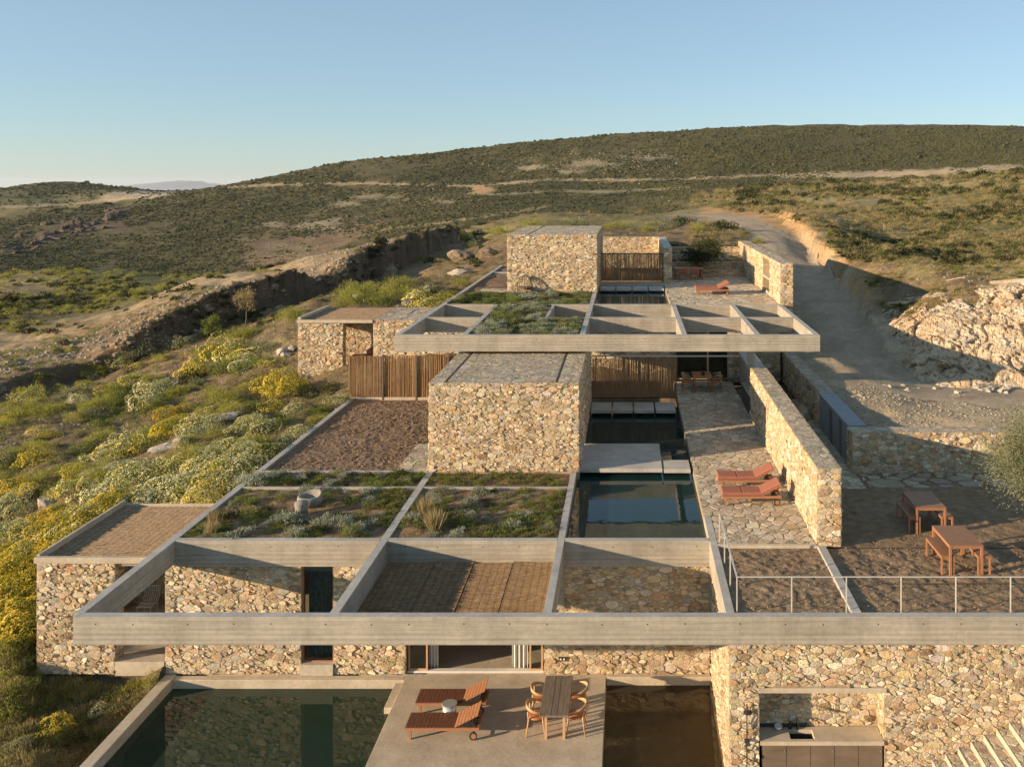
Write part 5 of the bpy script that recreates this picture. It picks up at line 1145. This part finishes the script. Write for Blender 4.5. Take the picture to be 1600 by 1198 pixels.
# planted roofs
def planter(n, x0, x1, y0, y1, z, keys, s0, s1, place, gap=.5):
    done = []; k = 0
    while len(done) < n and k < n*40:
        k += 1; x, y = r.uniform(x0, x1), r.uniform(y0, y1); s = r.uniform(s0, s1)
        if any((x-a)**2+(y-b_)**2 < ((s+c)*gap)**2 for a, b_, c in done): continue
        if math.hypot(x+10.55, y-29.4) < .75: continue
        done.append((x, y, s)); bush(r.choices([q[0] for q in keys], [q[1] for q in keys])[0], (x, y, z), s, place, .85)
PK = [('silver',3),('green',4.5),('sage',2.5),('dark',2),('poppy',.25),('brown',1.2)]
planter(64, -13.2, -7.7, 27.1, 31.1, 3.92, PK, .16, .46, 'in the left roof planter', .75); planter(66, -6.9, -2.4, 27.1, 31.1, 3.92, [('silver',3),('sage',4),('green',2),('dark',1),('brown',2)], .14, .40, 'in the middle roof planter', .8)
planter(34, -13.2, -7.6, 31.5, 32.9, 3.92, [('green',5),('dark',3),('silver',1.5)], .2, .42, 'in the strip before the soil garden', .62); planter(16, -6.9, -2.3, 31.5, 32.8, 3.92, [('brown',3),('sage',2),('green',1)], .14, .3, 'in the strip before the lower block', .9)
for x, y, s, k in [(-13.3,31.9,.62,'silver'),(-12.7,32.3,.55,'silver'),(-10.75,28.35,.5,'silver'),(-9.4,28.1,.48,'silver'),(-8.9,27.9,.42,'silver'),(-11.8,27.2,.42,'silver'),(-8.3,27.5,.4,'silver'),(-3.5,27.9,.4,'silver'),(-3.3,28.7,.34,'silver'),(-5.2,29.9,.36,'silver'),(-12.6,27.7,.35,'green')]:
    bush(k, (x, y, 3.92), s, 'standing large in the lower planters')
for x, y, s in [(-12.9,27.9,.5),(-12.65,27.3,.42),(-6.55,28.9,.55),(-5.95,27.6,.72),(-6.05,28.1,.5),(-12.8,28.6,.36)]: bush('tuft', (x, y, 3.92), s, 'in the lower roof planters')
planter(90, -6.7, -4.2, 38.8, 53.2, 8.0, [('silver',4),('sage',5),('green',2),('dark',1.5)], .26, .52, 'on the upper planted roof', .5); planter(50, -4.2, -2.3, 38.8, 43.2, 8.0, [('silver',4),('sage',5),('green',1.5)], .24, .46, 'on the upper planted roof', .5)
planter(34, -4.2, -2.3, 48.3, 53.2, 8.0, [('green',4),('sage',3),('dark',2)], .25, .45, 'on the upper planted roof', .5); planter(44, -9.6, -6.8, 48.4, 53.2, 8.0, [('green',5),('dark',3),('sage',2)], .24, .44, 'on the upper planted roof', .5)
for k in range(4):
    for j in range(7 if k else 4): bush('dark' if j < 5 else 'sage', (3.3+j*.62+r.uniform(-.2, .2), 62.75+1.05*k, 8.5+.45*k), r.uniform(.25, .42), 'on the upper stepped tiers')
bush_px('green', 1590, 1190, 70, 'beside the stone stairs at the lower right', 1, 15)
bush('green', (9.75, 20.6, .9), .45, 'beside the stone stairs at the lower right')
for px, py in ((420,742),(640,748)): pass
# olive tree right of the dirt yard, small tree by the cut bank, shrub tree before the tiers
def tree(name, label, loc, trunk_h, rx, rz, cz, nleaf, leaf, ln, wd, mat, seed, limbs=6, lean=0, clumps=26, cat='tree', tr=.11):
    t_ = thing(name, label, cat, loc); x0, y0, z0 = loc; r_ = np.random.default_rng(seed); b = MB(); rr = random.Random(seed); ends = []
    top = Vector((x0+lean, y0, z0+trunk_h)); b.tube([(x0, y0, z0-.2), (x0+lean*.3+.04, y0+.03, z0+trunk_h*.5), top], [tr, tr*.8, tr*.65], 9)
    for k in range(limbs):
        a = 6.283*k/limbs+rr.uniform(-.3, .3); q = rr.uniform(.45, .85); e = Vector((x0+lean+rx*q*math.cos(a), y0+rx*q*math.sin(a), z0+cz+rz*rr.uniform(-.2, .6)))
        mid = top.lerp(e, .5)+Vector((rr.uniform(-.1, .1), rr.uniform(-.1, .1), .12)); b.tube([top, mid, e], [tr*.5, tr*.3, tr*.1], 7); ends.append(e)
        for j in range(2): e2 = e+Vector((rr.uniform(-.4, .4)*rx, rr.uniform(-.4, .4)*rx, rr.uniform(-.2, .4)*rz)); b.tube([mid, e2], [tr*.2, tr*.06], 5)
    b.build('trunk', M['bark'], t_, smooth=True)
    cc = unit(r_.normal(size=(clumps, 3)))*r_.uniform(.35, .95, (clumps, 1))*np.array([rx, rx, rz]); per = nleaf//clumps; P_, D_ = [], []
    for c in cc:
        s = r_.uniform(.22, .42)*rx; p = r_.normal(size=(per, 3))*s*np.array([.6, .6, .55]); P_.append(c+p); D_.append(unit(p+c*.3+r_.normal(size=p.shape)*.25*rx+np.array([0, 0, .1])))
    p = np.concatenate(P_); d = np.concatenate(D_); n = len(p)
    o = bpy.data.objects.new('crown', quad_mesh('crown', blades(p, d, ln*r_.uniform(.6, 1.3, n), wd*r_.uniform(.7, 1.2, n), r_), mat)); COL.objects.link(o); o.parent = t_; o.location = (lean, 0, cz)
tree('olive_tree', 'grey green olive tree with drooping crown, at the right edge of the dirt yard', (12.35, 26.4, 3.95), 1.4, 1.6, 1.15, 2.62, 28000, 0, .085, .03, 'leaf_olive', 3, 7, 0, 60)
tree('olive_tree', 'dark spreading olive tree before the stepped tiers of the upper terrace', (4.9, 61.4, 8.1), .9, 1.5, .75, 1.75, 7000, 0, .14, .045, 'leaf_dark', 4, 6, .2, 24, tr=.08)
g = ground_seen(383, 512, 40); tree('young_tree', 'thin young tree with sparse crown, before the dark cut bank', g, 1.3, .75, .8, 1.9, 900, 0, .16, .05, 'leaf_dry', 6, 5, .1, 14, tr=.045)
g = ground_seen(332, 535, 40); tree('young_tree', 'leafy young sapling beside the thin tree below the cut bank', g, .5, .6, .75, 1.0, 1300, 0, .14, .05, 'leaf_green', 8, 4, 0, 12, tr=.03)
# rocks
def rock(name, label, X, Y, Z, sx, sy, sz, seed, mat='rock_pale', cat='rock', grp=None, rz=0, n=14):
    b = MB(); r_ = np.random.default_rng(seed); m = n; v = []
    pl = [(unit(r_.normal(size=3)), r_.uniform(.55, .95)) for _ in range(16)]
    for i in range(m+1):
        for k in range(2*m):
            ph, th = math.pi*i/m, math.pi*k/m; d = np.array([math.sin(ph)*math.cos(th), math.sin(ph)*math.sin(th), math.cos(ph)]); s = 1.2
            for q, h in pl:
                c = d @ q
                if c > 1e-3: s = min(s, h/c)
            s *= 1+.14*float(vnoise(np.array(d[0]*3+seed), np.array(d[1]*3+d[2]*2.3), seed))+.07*float(vnoise(np.array(d[0]*9+seed), np.array(d[1]*9+d[2]*7), seed)); x, y, z = d*s; c_, s_ = math.cos(rz), math.sin(rz); x, y = x*sx, y*sy; v.append((x*c_-y*s_, x*s_+y*c_, z*sz))
    b.v = v; b.f = [(i*2*m+k, (i+1)*2*m+k, (i+1)*2*m+(k+1)%(2*m), i*2*m+(k+1)%(2*m)) for i in range(m) for k in range(2*m)]
    o = b.build(name, M[mat]); o.location = (X, Y, Z); return setp(o, label, cat, grp)
def rock_px(px, py, wpx, hpx, label, seed, rz=0, dp=.8, mat='rock_pale', ymin=22):
    g = ground_seen(px, py+hpx*.3, ymin)
    if g: s = g[1]/F; rock('rock', label, g[0], g[1], g[2]+.1*hpx*s, wpx/2*s, wpx/2*s*dp, hpx/2*s*1.15, seed, mat, rz=rz)
rock_px(72, 784, 32, 22, 'pale pointed boulder among flowers left of the daisy field', 1); rock_px(360, 650, 34, 16, 'pale flat boulder below the yellow fennel bushes', 2); rock_px(376, 640, 10, 18, 'small upright pink stone beside the flat boulder', 3)
rock_px(440, 548, 22, 14, 'grey boulder touching the upper left pavilion, left one', 4); rock_px(456, 545, 16, 12, 'grey boulder touching the upper left pavilion, right one', 5); rock_px(448, 555, 18, 10, 'smaller grey boulder in front of the boulder pair', 14)
rock_px(180, 728, 90, 20, 'long grey rock slab half buried at the upper edge of the daisy field', 6, .5, .45); rock_px(260, 698, 80, 14, 'thin long rock ledge under the green and yellow bush', 7, .45, .4); rock_px(285, 690, 36, 16, 'knobbly end of the long rock ledge', 17, .45, .5)
rock_px(556, 462, 12, 10, 'white stone left of the fennel bushes behind the upper pavilion', 8, ymin=50); rock_px(638, 472, 16, 14, 'white leaning stone behind the roof of the upper left pavilion', 9, .6, .4, ymin=50); rock_px(668, 452, 14, 16, 'pale round stone on the hillside left of the long coping', 10, ymin=50)
rock_px(610, 424, 26, 36, 'orange rock shoulder ending the dark cut bank', 11, 0, .8, 'rock_brown', 60)
rock_px(725, 400, 50, 22, 'brown rock outcrop left of the upper block, lower part', 12, .1, .6, 'rock_brown', 60); rock_px(765, 395, 46, 26, 'brown rock outcrop directly left of the upper block', 13, .2, .6, 'rock_brown', 60); rock_px(722, 425, 44, 10, 'flat grey rock slab on the bare hillside', 15, .3, .6, ymin=60)
rc = random.Random(9); CR = [rock('crag', 'dark broken rock in the crag on the far left hillside', 0, 0, 0, 1, .8, .55, 300+k, 'rock_dark', 'crag', 'dark crags on the far left hillside', n=9) for k in range(4)]
for k in range(70):
    s_ = rc.random(); px, py = 10+190*s_+rc.gauss(0, 9), 392-64*s_+rc.gauss(0, 8); g = ground_seen(px, py, 200); q = g[1]/F*rc.uniform(4, 12)
    o = CR[k] if k < 4 else CR[k % 4].copy()
    if k >= 4: COL.objects.link(o)
    o.location = (g[0], g[1], g[2]-.1*q); o.scale = (q*1.3, q, q*rc.uniform(.8, 1.5)); o.rotation_euler = (rc.uniform(-.3, .3), rc.uniform(-.3, .3), rc.uniform(0, 6))
rk = 'mound of raw rock in the dark passage beside the tall wall'
rock('rock', rk, 7.2, 42.5, 3.7, 1.0, 2.6, 1.15, 31, 'rock', n=20); rock('rock', 'rough rock between the dark passage wall and the mound', 7.9, 40.6, 3.9, .45, .8, .7, 32, 'rock')
# rock cutting beside the gravel road: a fractured face leaning back from the road level
def cutting():
    base = [(1352,500,53.5),(1372,532,49.5),(1400,565,46),(1430,592,43.6),(1470,604,42.4),(1510,610,41.6),(1560,606,41.4),(1620,604,41.2),(1800,600,41)]
    top = [(1384,486,55),(1382,464,55.5),(1402,466,54),(1440,455,52.4),(1470,444,52),(1500,438,51.6),(1545,444,50.6),(1620,438,49),(1800,430,47.5)]
    nu, nv = 270, 110; v = []
    B = [px_at(*p) for p in base]; T_ = [px_at(*p) for p in top]; us = np.linspace(0, 7.999, nu)
    UU, VV = np.meshgrid(us, np.linspace(-.06, 1.06, nv)); k = UU.astype(int); fu_ = (UU-k)[..., None]; BA, TA = np.array([list(p) for p in B]), np.array([list(p) for p in T_])
    P0 = BA[k]*(1-fu_)+BA[k+1]*fu_; P1 = TA[k]*(1-fu_)+TA[k+1]*fu_; P = P0*(1-VV[..., None])+P1*VV[..., None]; P[..., 2] += .9*np.sin(np.clip(VV, 0, 1)*math.pi)*.55
    # fractured blocks: three sizes of tilted cells in space
    def cell(sc, sd):
        q = P*sc; q = q+np.stack([fbm(q[..., 0]+q[..., 2], q[..., 1], 2, sd+7+k_)*.7 for k_ in range(3)], -1); fl = np.floor(q); best = np.full(q.shape[:2], 9.); b2 = best.copy(); h = np.zeros(q.shape[:2])
        for di in (-1, 0, 1):
            for dj in (-1, 0, 1):
                for dk in (-1, 0, 1):
                    A_, B_ = fl[..., 0]+di+(fl[..., 2]+dk)*57, fl[..., 1]+dj+(fl[..., 2]+dk)*113; hs_ = [_h(A_, B_, sd+m_) for m_ in range(6)]
                    r0, r1, r2 = fl[..., 0]+di+hs_[0]-q[..., 0], fl[..., 1]+dj+hs_[1]-q[..., 1], fl[..., 2]+dk+hs_[2]-q[..., 2]; dd = np.sqrt(r0**2+r1**2+r2**2); hv = hs_[3]+(hs_[4]-.5)*r0*1.3+(hs_[5]-.5)*r2*1.3
                    m = dd < best; b2 = np.where(m, best, np.minimum(b2, dd)); h = np.where(m, hv, h); best = np.where(m, dd, best)
        return h-.3*np.clip(1-(b2-best)/.10, 0, 1)
    disp = .2+cell(.42, 40)*.55+cell(1.1, 50)*.34+cell(2.8, 60)*.15; e = np.clip(np.minimum(VV+.02, 1.02-VV)/.12, 0, 1)*np.clip(UU/1.2, 0, 1)
    nrm = np.array([-.55, -.72, .35]); P = P+nrm*((disp-.75)*e)[..., None]; P[..., 2] -= .12*(1-e)
    i = np.arange(nv-1)[:, None]*nu+np.arange(nu-1)[None]; f = np.stack([i, i+1, i+nu+1, i+nu], -1).reshape(-1, 4)
    o = obj_from('rock_cutting', P.reshape(-1, 3).tolist(), f.tolist(), M['cut_rock']); setp(o, 'pale fractured rock cutting above the gravel yard', 'rock cutting')
t = NT('cut_rock', .92, .2); n1 = t.noise(.55, 7, .65); n2 = t.noise(5, 6, .7); c = t.ramp(n1, [(.28, (.33, .215, .12)), (.45, (.47, .36, .235)), (.6, (.55, .45, .32)), (.75, (.62, .56, .46))])
c = t.mix(c, t.ramp(n2, [(.28, (.55, .5, .45)), (.55, (1, 1, 1)), (.8, (1.15, 1.12, 1.08))]), .7, 'MULTIPLY'); t.col(c); t.bump(n2, .07); M['cut_rock'] = t.m
cutting()
for k in range(26):
    px, py = r.uniform(1380, 1600), r.uniform(600, 616); g = ground_seen(px, py, 30)
    if g: rock('fallen_rock', 'fallen rock at the foot of the pale rock cutting', g[0], g[1], g[2]+.03, r.uniform(.1, .35), r.uniform(.1, .3), r.uniform(.08, .22), 100+k, 'rock_pale', 'rock', 'fallen rocks at the foot of the rock cutting', n=7)
# ------------------------------------------------------------------ ground cover as instanced stuff
def proto_obj(name, me): return bpy.data.objects.new(name, me)
def scatter(name, pts, scl, proto, label, tilt=.15, kind='stuff'):
    n = len(pts); me = bpy.data.meshes.new(name); me.vertices.add(n); me.vertices.foreach_set('co', np.asarray(pts, np.float32).ravel())
    a = me.attributes.new('scl', 'FLOAT_VECTOR', 'POINT'); sc = np.asarray(scl, np.float32); sc = np.stack([sc, sc, sc*rng.uniform(.75, 1.2, n)], -1) if sc.ndim == 1 else sc
    a.data.foreach_set('vector', sc.astype(np.float32).ravel()); a = me.attributes.new('rot', 'FLOAT_VECTOR', 'POINT')
    a.data.foreach_set('vector', np.stack([rng.normal(0, tilt, n), rng.normal(0, tilt, n), rng.uniform(0, 6.28, n)], -1).astype(np.float32).ravel())
    o = bpy.data.objects.new(name, me); COL.objects.link(o); setp(o, label, kind=kind)
    ng = bpy.data.node_groups.new(name, 'GeometryNodeTree'); ng.interface.new_socket('Geometry', in_out='INPUT', socket_type='NodeSocketGeometry'); ng.interface.new_socket('Geometry', in_out='OUTPUT', socket_type='NodeSocketGeometry')
    N = ng.nodes.new; gi, go, ip, oi = N('NodeGroupInput'), N('NodeGroupOutput'), N('GeometryNodeInstanceOnPoints'), N('GeometryNodeObjectInfo'); oi.inputs['Object'].default_value = proto
    oi.inputs['As Instance'].default_value = True
    A = []
    for nm in ('scl', 'rot'): x = N('GeometryNodeInputNamedAttribute'); x.data_type = 'FLOAT_VECTOR'; x.inputs['Name'].default_value = nm; A.append(x.outputs['Attribute'])
    er = N('FunctionNodeEulerToRotation'); L = ng.links.new; mp = N('GeometryNodeMeshToPoints'); L(gi.outputs[0], mp.inputs[0]); L(mp.outputs[0], ip.inputs['Points']); L(oi.outputs['Geometry'], ip.inputs['Instance'])
    L(A[0], ip.inputs['Scale']); L(A[1], er.inputs[0]); L(er.outputs[0], ip.inputs['Rotation']); L(ip.outputs[0], go.inputs[0])
    m = o.modifiers.new('scatter', 'NODES'); m.node_group = ng; return o
def leaf_proto(name, n, leaf, ln, wd, hgt, seed, up=.4): 
    q = np.random.default_rng(seed); p, d = dome_pts(n, q, mk_lumps(q), hgt, .5); dr = unit(d+np.array([0, 0, up])+q.normal(size=d.shape)*.5); return proto_obj(name, quad_mesh(name, blades(p, dr, ln*q.uniform(.6, 1.3, n), wd*q.uniform(.7, 1.3, n), q), leaf))
def blob_proto(name, mat, seed, hgt=.7):
    q = np.random.default_rng(seed); lm = mk_lumps(q); v, f = [], []; m, n = 5, 9
    for i in range(m+1):
        for k in range(n): ph = math.pi*.62*i/m; th = 6.283*k/n; d = np.array([math.sin(ph)*math.cos(th), math.sin(ph)*math.sin(th), math.cos(ph)]); s = 1+sum(.22*a*math.cos((d @ w_)*f_+p) for w_, f_, p, a in lm)+q.uniform(-.12, .12)*(i > 0); v.append(tuple(d*s*np.array([1, 1, hgt])))
    f = [(i*n+k, (i+1)*n+k, (i+1)*n+(k+1)%n, i*n+(k+1)%n) for i in range(m) for k in range(n)]
    me = bpy.data.meshes.new(name); me.from_pydata(v, [], f); me.materials.append(M[mat]); return proto_obj(name, me)
HOUSE = [(-13.9, 22, 9, 33.8), (-17.75, -13.6, 26.6, 31.5), (-13.9, 9.1, 33, 44.5), (-17.9, -6.5, 48.2, 53.3), (-10.1, 9, 38.2, 70.6)]
def sample(n, amin, amax, y0, y1, power=1.0):
    a = rng.uniform(amin, amax, n); Y = np.exp(rng.uniform(math.log(y0), math.log(y1), n)); return a*Y, Y
def dens_at(X, Y):
    i = np.clip(((X/Y-AA[0])/(AA[1]-AA[0])).astype(int), 0, na-1); j = np.clip(np.searchsorted(YY, Y), 0, len(YY)-1); return DENS[j, i], droad[j, i]
def keep(X, Y, rdmin=2.6):
    ok = np.ones(len(X), bool)
    for x0, x1, y0, y1 in HOUSE: ok &= ~((X > x0) & (X < x1) & (Y > y0) & (Y < y1))
    d, dr_ = dens_at(X, Y); ok &= dr_ > rdmin
    return ok, d
# far scrub: visible rays only, so the cover is even in every view of these slopes
def far(n, py0, py1, ymin, ymax, wpx0, wpx1, proto, label, name='hillside_scrub', px0=-60, px1=1660, base=.0, cl=0):
    PX, PY = rng.uniform(px0, px1, n), rng.uniform(py0, py1, n); pts, sc = [], []; a = (PX-VX)/F; ii = np.clip((a-AA[0])/(AA[1]-AA[0]), 0, na-2); i0 = ii.astype(int); f = ii-i0
    prof = TZ[:, i0]*(1-f)+TZ[:, i0+1]*f; hit = (CZ-(PY-VY)[None]/F*YY[:, None]-prof <= 0) & (YY[:, None] > 30); k = hit.argmax(0); ok = hit.any(0); Y = YY[k]*rng.uniform(.996, 1.004, n); X = a*Y
    ok &= (Y > ymin) & (Y < ymax); q, d = keep(X, Y); ok &= q; ok &= rng.uniform(0, 1, n) < np.clip(d*1.1+base+fbm(PX*.012, PY*.05, 4, 77)*1.9+fbm(PX*.05, PY*.16, 3, 78)*.8, 0, 1)
    if cl: ok &= fbm(X*.09, Y*.09, 3, 31) > cl
    X, Y = X[ok], Y[ok]; s = rng.uniform(wpx0, wpx1, len(X))/2*Y/F; s *= np.exp(rng.normal(0, .25, len(s))); Z = ground(X, Y)-s*.12
    if len(X): scatter(name, np.stack([X, Y, Z], -1), s, proto, label)
SC1, SC2 = blob_proto('scrub', 'leaf_scrub', 1, .75), blob_proto('scrub', 'leaf_scrub', 2, .6)
LP1 = leaf_proto('scrub', 170, 'leaf_scrub', .42, .2, .7, 3); LP2 = leaf_proto('scrub', 170, 'leaf_green', .42, .18, .7, 4)
LH = leaf_proto('herb', 90, 'leaf_herb', .5, .09, .6, 5, .9); LG1 = leaf_proto('herb', 90, 'leaf_green', .5, .12, .6, 6, .8); LD = leaf_proto('herb', 70, 'leaf_dry', .7, .05, .7, 7, 1.3); LL = leaf_proto('herb', 120, 'leaf_lime', .45, .07, .7, 8, 1.0)
far(90000, 198, 440, 170, 1100, 1.8, 4.0, SC1, 'dark low scrub covering the far hillsides'); far(60000, 198, 440, 170, 1100, 1.5, 3.2, SC2, 'dark low scrub covering the far hillsides')
far(9000, 262, 520, 60, 330, 5, 13, LP1, 'dark scrub on the slope right of the gravel road', px0=1150, cl=-.05); far(5000, 262, 520, 50, 330, 4, 10, LP2, 'green scrub on the slope right of the gravel road', px0=1150, cl=-.1)
far(15000, 262, 520, 45, 330, 4, 9, LD, 'dry grass on the slope right of the gravel road', 'dry_grass', px0=1080, base=.55); far(11000, 262, 520, 45, 330, 4, 9, LH, 'low herbs on the slope right of the gravel road', 'herbs', px0=1080, base=.4)
far(4200, 330, 620, 60, 190, 5, 13, LP1, 'dark scrub on the plateau behind the cut bank', px1=760, cl=.0); far(5200, 330, 620, 60, 190, 5, 13, LL, 'yellow green scrub on the plateau behind the cut bank', px1=420, cl=-.02)
far(7000, 330, 620, 60, 190, 4, 8, LD, 'dry grass on the plateau behind the cut bank', 'dry_grass', px1=1150, base=.2); far(6000, 330, 620, 60, 190, 4, 9, LH, 'low herbs on the plateau behind the cut bank', 'herbs', px1=1150, base=.25)
def far_rocks(n, cx, cy, rx, ry):
    pts, sc = [], []
    for k in range(n):
        g = ground_seen(rc.gauss(cx, rx), rc.gauss(cy, ry), 150)
        if g and g[1] < 900: pts.append(g); sc.append(rc.uniform(.6, 1.8)*g[1]/F)
    if pts: scatter('pale_rocks', pts, sc, PB[1], 'pale rocks scattered on the far hillside')
def near_cover(n, amin, amax, y0, y1, proto, s0, s1, label, name, thr=-.1, base=.5, seed=3, fq=.25):
    X, Y = sample(n, amin, amax, y0, y1); ok, d = keep(X, Y); ok &= fbm(X*fq, Y*fq, 3, seed) > thr; X, Y = X[ok], Y[ok]
    scatter(name, np.stack([X, Y, ground(X, Y)-.01], -1), rng.uniform(s0, s1, len(X)), proto, label)
PB = []
for k in range(3):
    q = np.random.default_rng(200+k); v = []; 
    for z, rr_ in ((-.3, .8), (.25, 1.0), (.6, .6)): v += [(rr_*math.cos(t_*1.047)*q.uniform(.7, 1.2), rr_*math.sin(t_*1.047)*q.uniform(.7, 1.2), z*q.uniform(.7, 1.2)) for t_ in range(6)]
    f = [(a*6+i, a*6+(i+1)%6, a*6+6+(i+1)%6, a*6+6+i) for a in (0, 1) for i in range(6)]+[(12,13,14,15,16,17)]; me = bpy.data.meshes.new('pebble'); me.from_pydata(v, [], f); me.materials.append(M['pebble']); PB.append(proto_obj('pebble', me))
near_cover(6000, -.95, -.14, 20, 75, LH, .10, .26, 'low herbs on the slope left of the house', 'herbs', -.12); near_cover(4500, -.95, -.14, 20, 75, LG1, .10, .26, 'green herbs on the slope left of the house', 'herbs', .12, seed=4); near_cover(4500, -.95, -.14, 20, 75, LD, .09, .2, 'dry grass on the slope left of the house', 'dry_grass', .06, seed=5)
near_cover(5200, -.95, -.5, 17, 28.5, LH, .10, .24, 'rough grass on the bank below the pavilion', 'grass', -.2, seed=6, fq=.5); near_cover(3600, -.95, -.5, 17, 28.5, LL, .10, .24, 'fresh green grass on the bank below the pavilion', 'grass', -.1, seed=9, fq=.4); near_cover(4200, -.95, -.5, 17, 28.5, LD, .10, .22, 'dry grass on the bank below the pavilion', 'dry_grass', -.15, seed=7, fq=.5)
for cx, cy, rx, ry, q in [(940,256,60,8,240),(1010,247,40,6,120),(820,262,40,7,120),(620,308,60,10,160),(680,314,40,8,90),(450,392,50,12,160),(520,350,40,10,90),(900,270,120,20,200),(1250,275,150,3,200),(180,308,60,6,120),(350,330,60,20,60)]: far_rocks(q, cx, cy, rx, ry)
def pebbles(n, amin, amax, y0, y1, s0, s1, label, fq=.2, thr=.05, seed=3, bankonly=False):
    X, Y = sample(n, amin, amax, y0, y1); ok, d = keep(X, Y, -1 if 'gravel' in label else 2.6); d_, h_ = bank(X, Y); ok &= ((d_ > .6) & (d_ < 9) & (h_ > .3)) if bankonly else (fbm(X*fq, Y*fq, 3, seed) > thr)
    X, Y = X[ok], Y[ok]; s = s0*np.exp(rng.exponential(.45, len(X))); scatter('pebbles', np.stack([X, Y, ground(X, Y)], -1), np.minimum(s, s1), PB[seed % 3], label)
pebbles(22000, -.95, -.14, 22, 75, .028, .085, 'loose pale stones on the slope left of the house'); pebbles(20000, -.8, -.15, 50, 125, .05, .19, 'rubble along the top of the cut bank', seed=4, bankonly=True); pebbles(5000, .18, .5, 33.8, 46, .018, .06, 'loose stones on the gravel yard', thr=-.3, seed=6); pebbles(7000, .1, .5, 36, 130, .035, .11, 'loose stones on the slope right of the road', seed=5)
BR = bpy.data.objects.new('rubble', PB[0].data.copy()); BR.data.materials.clear(); BR.data.materials.append(M['rock_brown'])
X, Y = sample(60000, -.8, -.15, 50, 125); d_, h_ = bank(X, Y); ok = (d_ > -1.6) & (d_ < 1.2) & (h_ > .3) & (fbm(X*.4, Y*.4, 3, 44) > -.05); X, Y = X[ok], Y[ok]
scatter('rubble', np.stack([X, Y, ground(X, Y)], -1), np.minimum(.07*np.exp(rng.exponential(.5, len(X))), .34), BR, 'brown rubble in the face of the cut bank')
n = 3200; X, Y = rng.uniform(2.7, 14.5, n), rng.uniform(22.3, 31.2, n); ok = ~((X < 6.3) & (Y > 26.2)) & ((X < 5.5) | (X > 5.85) | (Y > 26.2)); X, Y = X[ok], Y[ok]
scatter('pebbles', np.stack([X, Y, np.full(len(X), 3.945)], -1), np.minimum(.009*np.exp(rng.exponential(.45, len(X))), .03), BR, 'small stones in the dirt of the side yard')
n = 2600; X, Y = rng.uniform(-13.3, -7.5, n), rng.uniform(33.3, 44.1, n); scatter('soil_clods', np.stack([X, Y, np.full(n, 3.90)], -1), np.minimum(.022*np.exp(rng.exponential(.4, n)), .07), (lambda m: (m.data.materials.clear(), m.data.materials.append(M['soil']), m)[2])(bpy.data.objects.new('clod', PB[2].data.copy())), 'soil clods in the bare garden')
for x0, x1, y0, y1, z, nn, sd in [(-13.4,-7.5,27,31.2,3.93,2600,1),(-7.1,-2.2,27,31.2,3.93,1700,2),(-13.4,-7.5,31.5,32.9,3.93,900,3),(-7.1,-2.2,31.5,32.9,3.93,350,4),(-6.9,-4.2,38.7,53.2,8.0,1700,5),(-4.2,-2.2,38.7,43.2,8.0,500,6),(-9.6,-2.2,48.3,53.2,8.0,1200,7)]:
    X, Y = rng.uniform(x0, x1, nn), rng.uniform(y0, y1, nn); ok = fbm(X*.7, Y*.7, 3, sd) > .03; X, Y = X[ok], Y[ok]; h = len(X)//3
    scatter('low_plants', np.stack([X[:h], Y[:h], np.full(h, z)], -1), rng.uniform(.06, .15, h), LG1, 'low green plants in the roof planters'); scatter('low_plants', np.stack([X[h:], Y[h:], np.full(len(X)-h, z)], -1), rng.uniform(.06, .14, len(X)-h), LH, 'low herbs in the roof planters')

# look-alikes in groups of two or three are told apart by their place
grp = {}
for o in COL.objects:
    if o.parent is None and 'category' in o and 'label' in o: grp.setdefault(o['label'], []).append(o)
for lb, os_ in grp.items():
    if len(os_) in (2, 3) and len(lb.split()) <= 13:
        os_.sort(key=lambda o: o.location.x/o.location.y)
        for o, wd in zip(os_, ('leftmost ', 'rightmost ') if len(os_) == 2 else ('leftmost ', 'middle ', 'rightmost ')): o['label'] = wd+lb
    elif 3 < len(os_) <= 27 and len(lb.split()) <= 11 and os_[0]['category'] in ('bush', 'shrub', 'flowers', 'grass tuft'):
        ORD = ['first', 'second', 'third', 'fourth', 'fifth', 'sixth', 'seventh', 'eighth', 'ninth']; os_.sort(key=lambda o: o.location.y); n_ = len(os_); nrow = 1 if n_ <= 5 else 2 if n_ <= 12 else 3
        for r_ in range(nrow):
            row = sorted(os_[r_*n_//nrow:(r_+1)*n_//nrow], key=lambda o: o.location.x/o.location.y); wd = '' if nrow == 1 else [' in front', ' behind'][r_] if nrow == 2 else [' in front', ' midway', ' at back'][r_]
            for k, o in enumerate(row): o['label'] = lb+', '+ORD[k]+' from left'+wd
# ------------------------------------------------------------------ air
b = MB(); b.box(-31000, 25000, -300, 24500, -151.5, 70); hm = bpy.data.materials.new('haze'); hm.use_nodes = True; t_ = hm.node_tree; t_.nodes.clear()
o_ = t_.nodes.new('ShaderNodeOutputMaterial'); v_ = t_.nodes.new('ShaderNodeVolumePrincipled'); v_.inputs['Color'].default_value = (.86, .92, 1, 1); v_.inputs['Density'].default_value = 3.4e-5; v_.inputs['Anisotropy'].default_value = .2
t_.links.new(v_.outputs[0], o_.inputs['Volume']); M['haze'] = hm; b.build('haze', hm, kind='stuff', label='thin haze over the hills and sea')
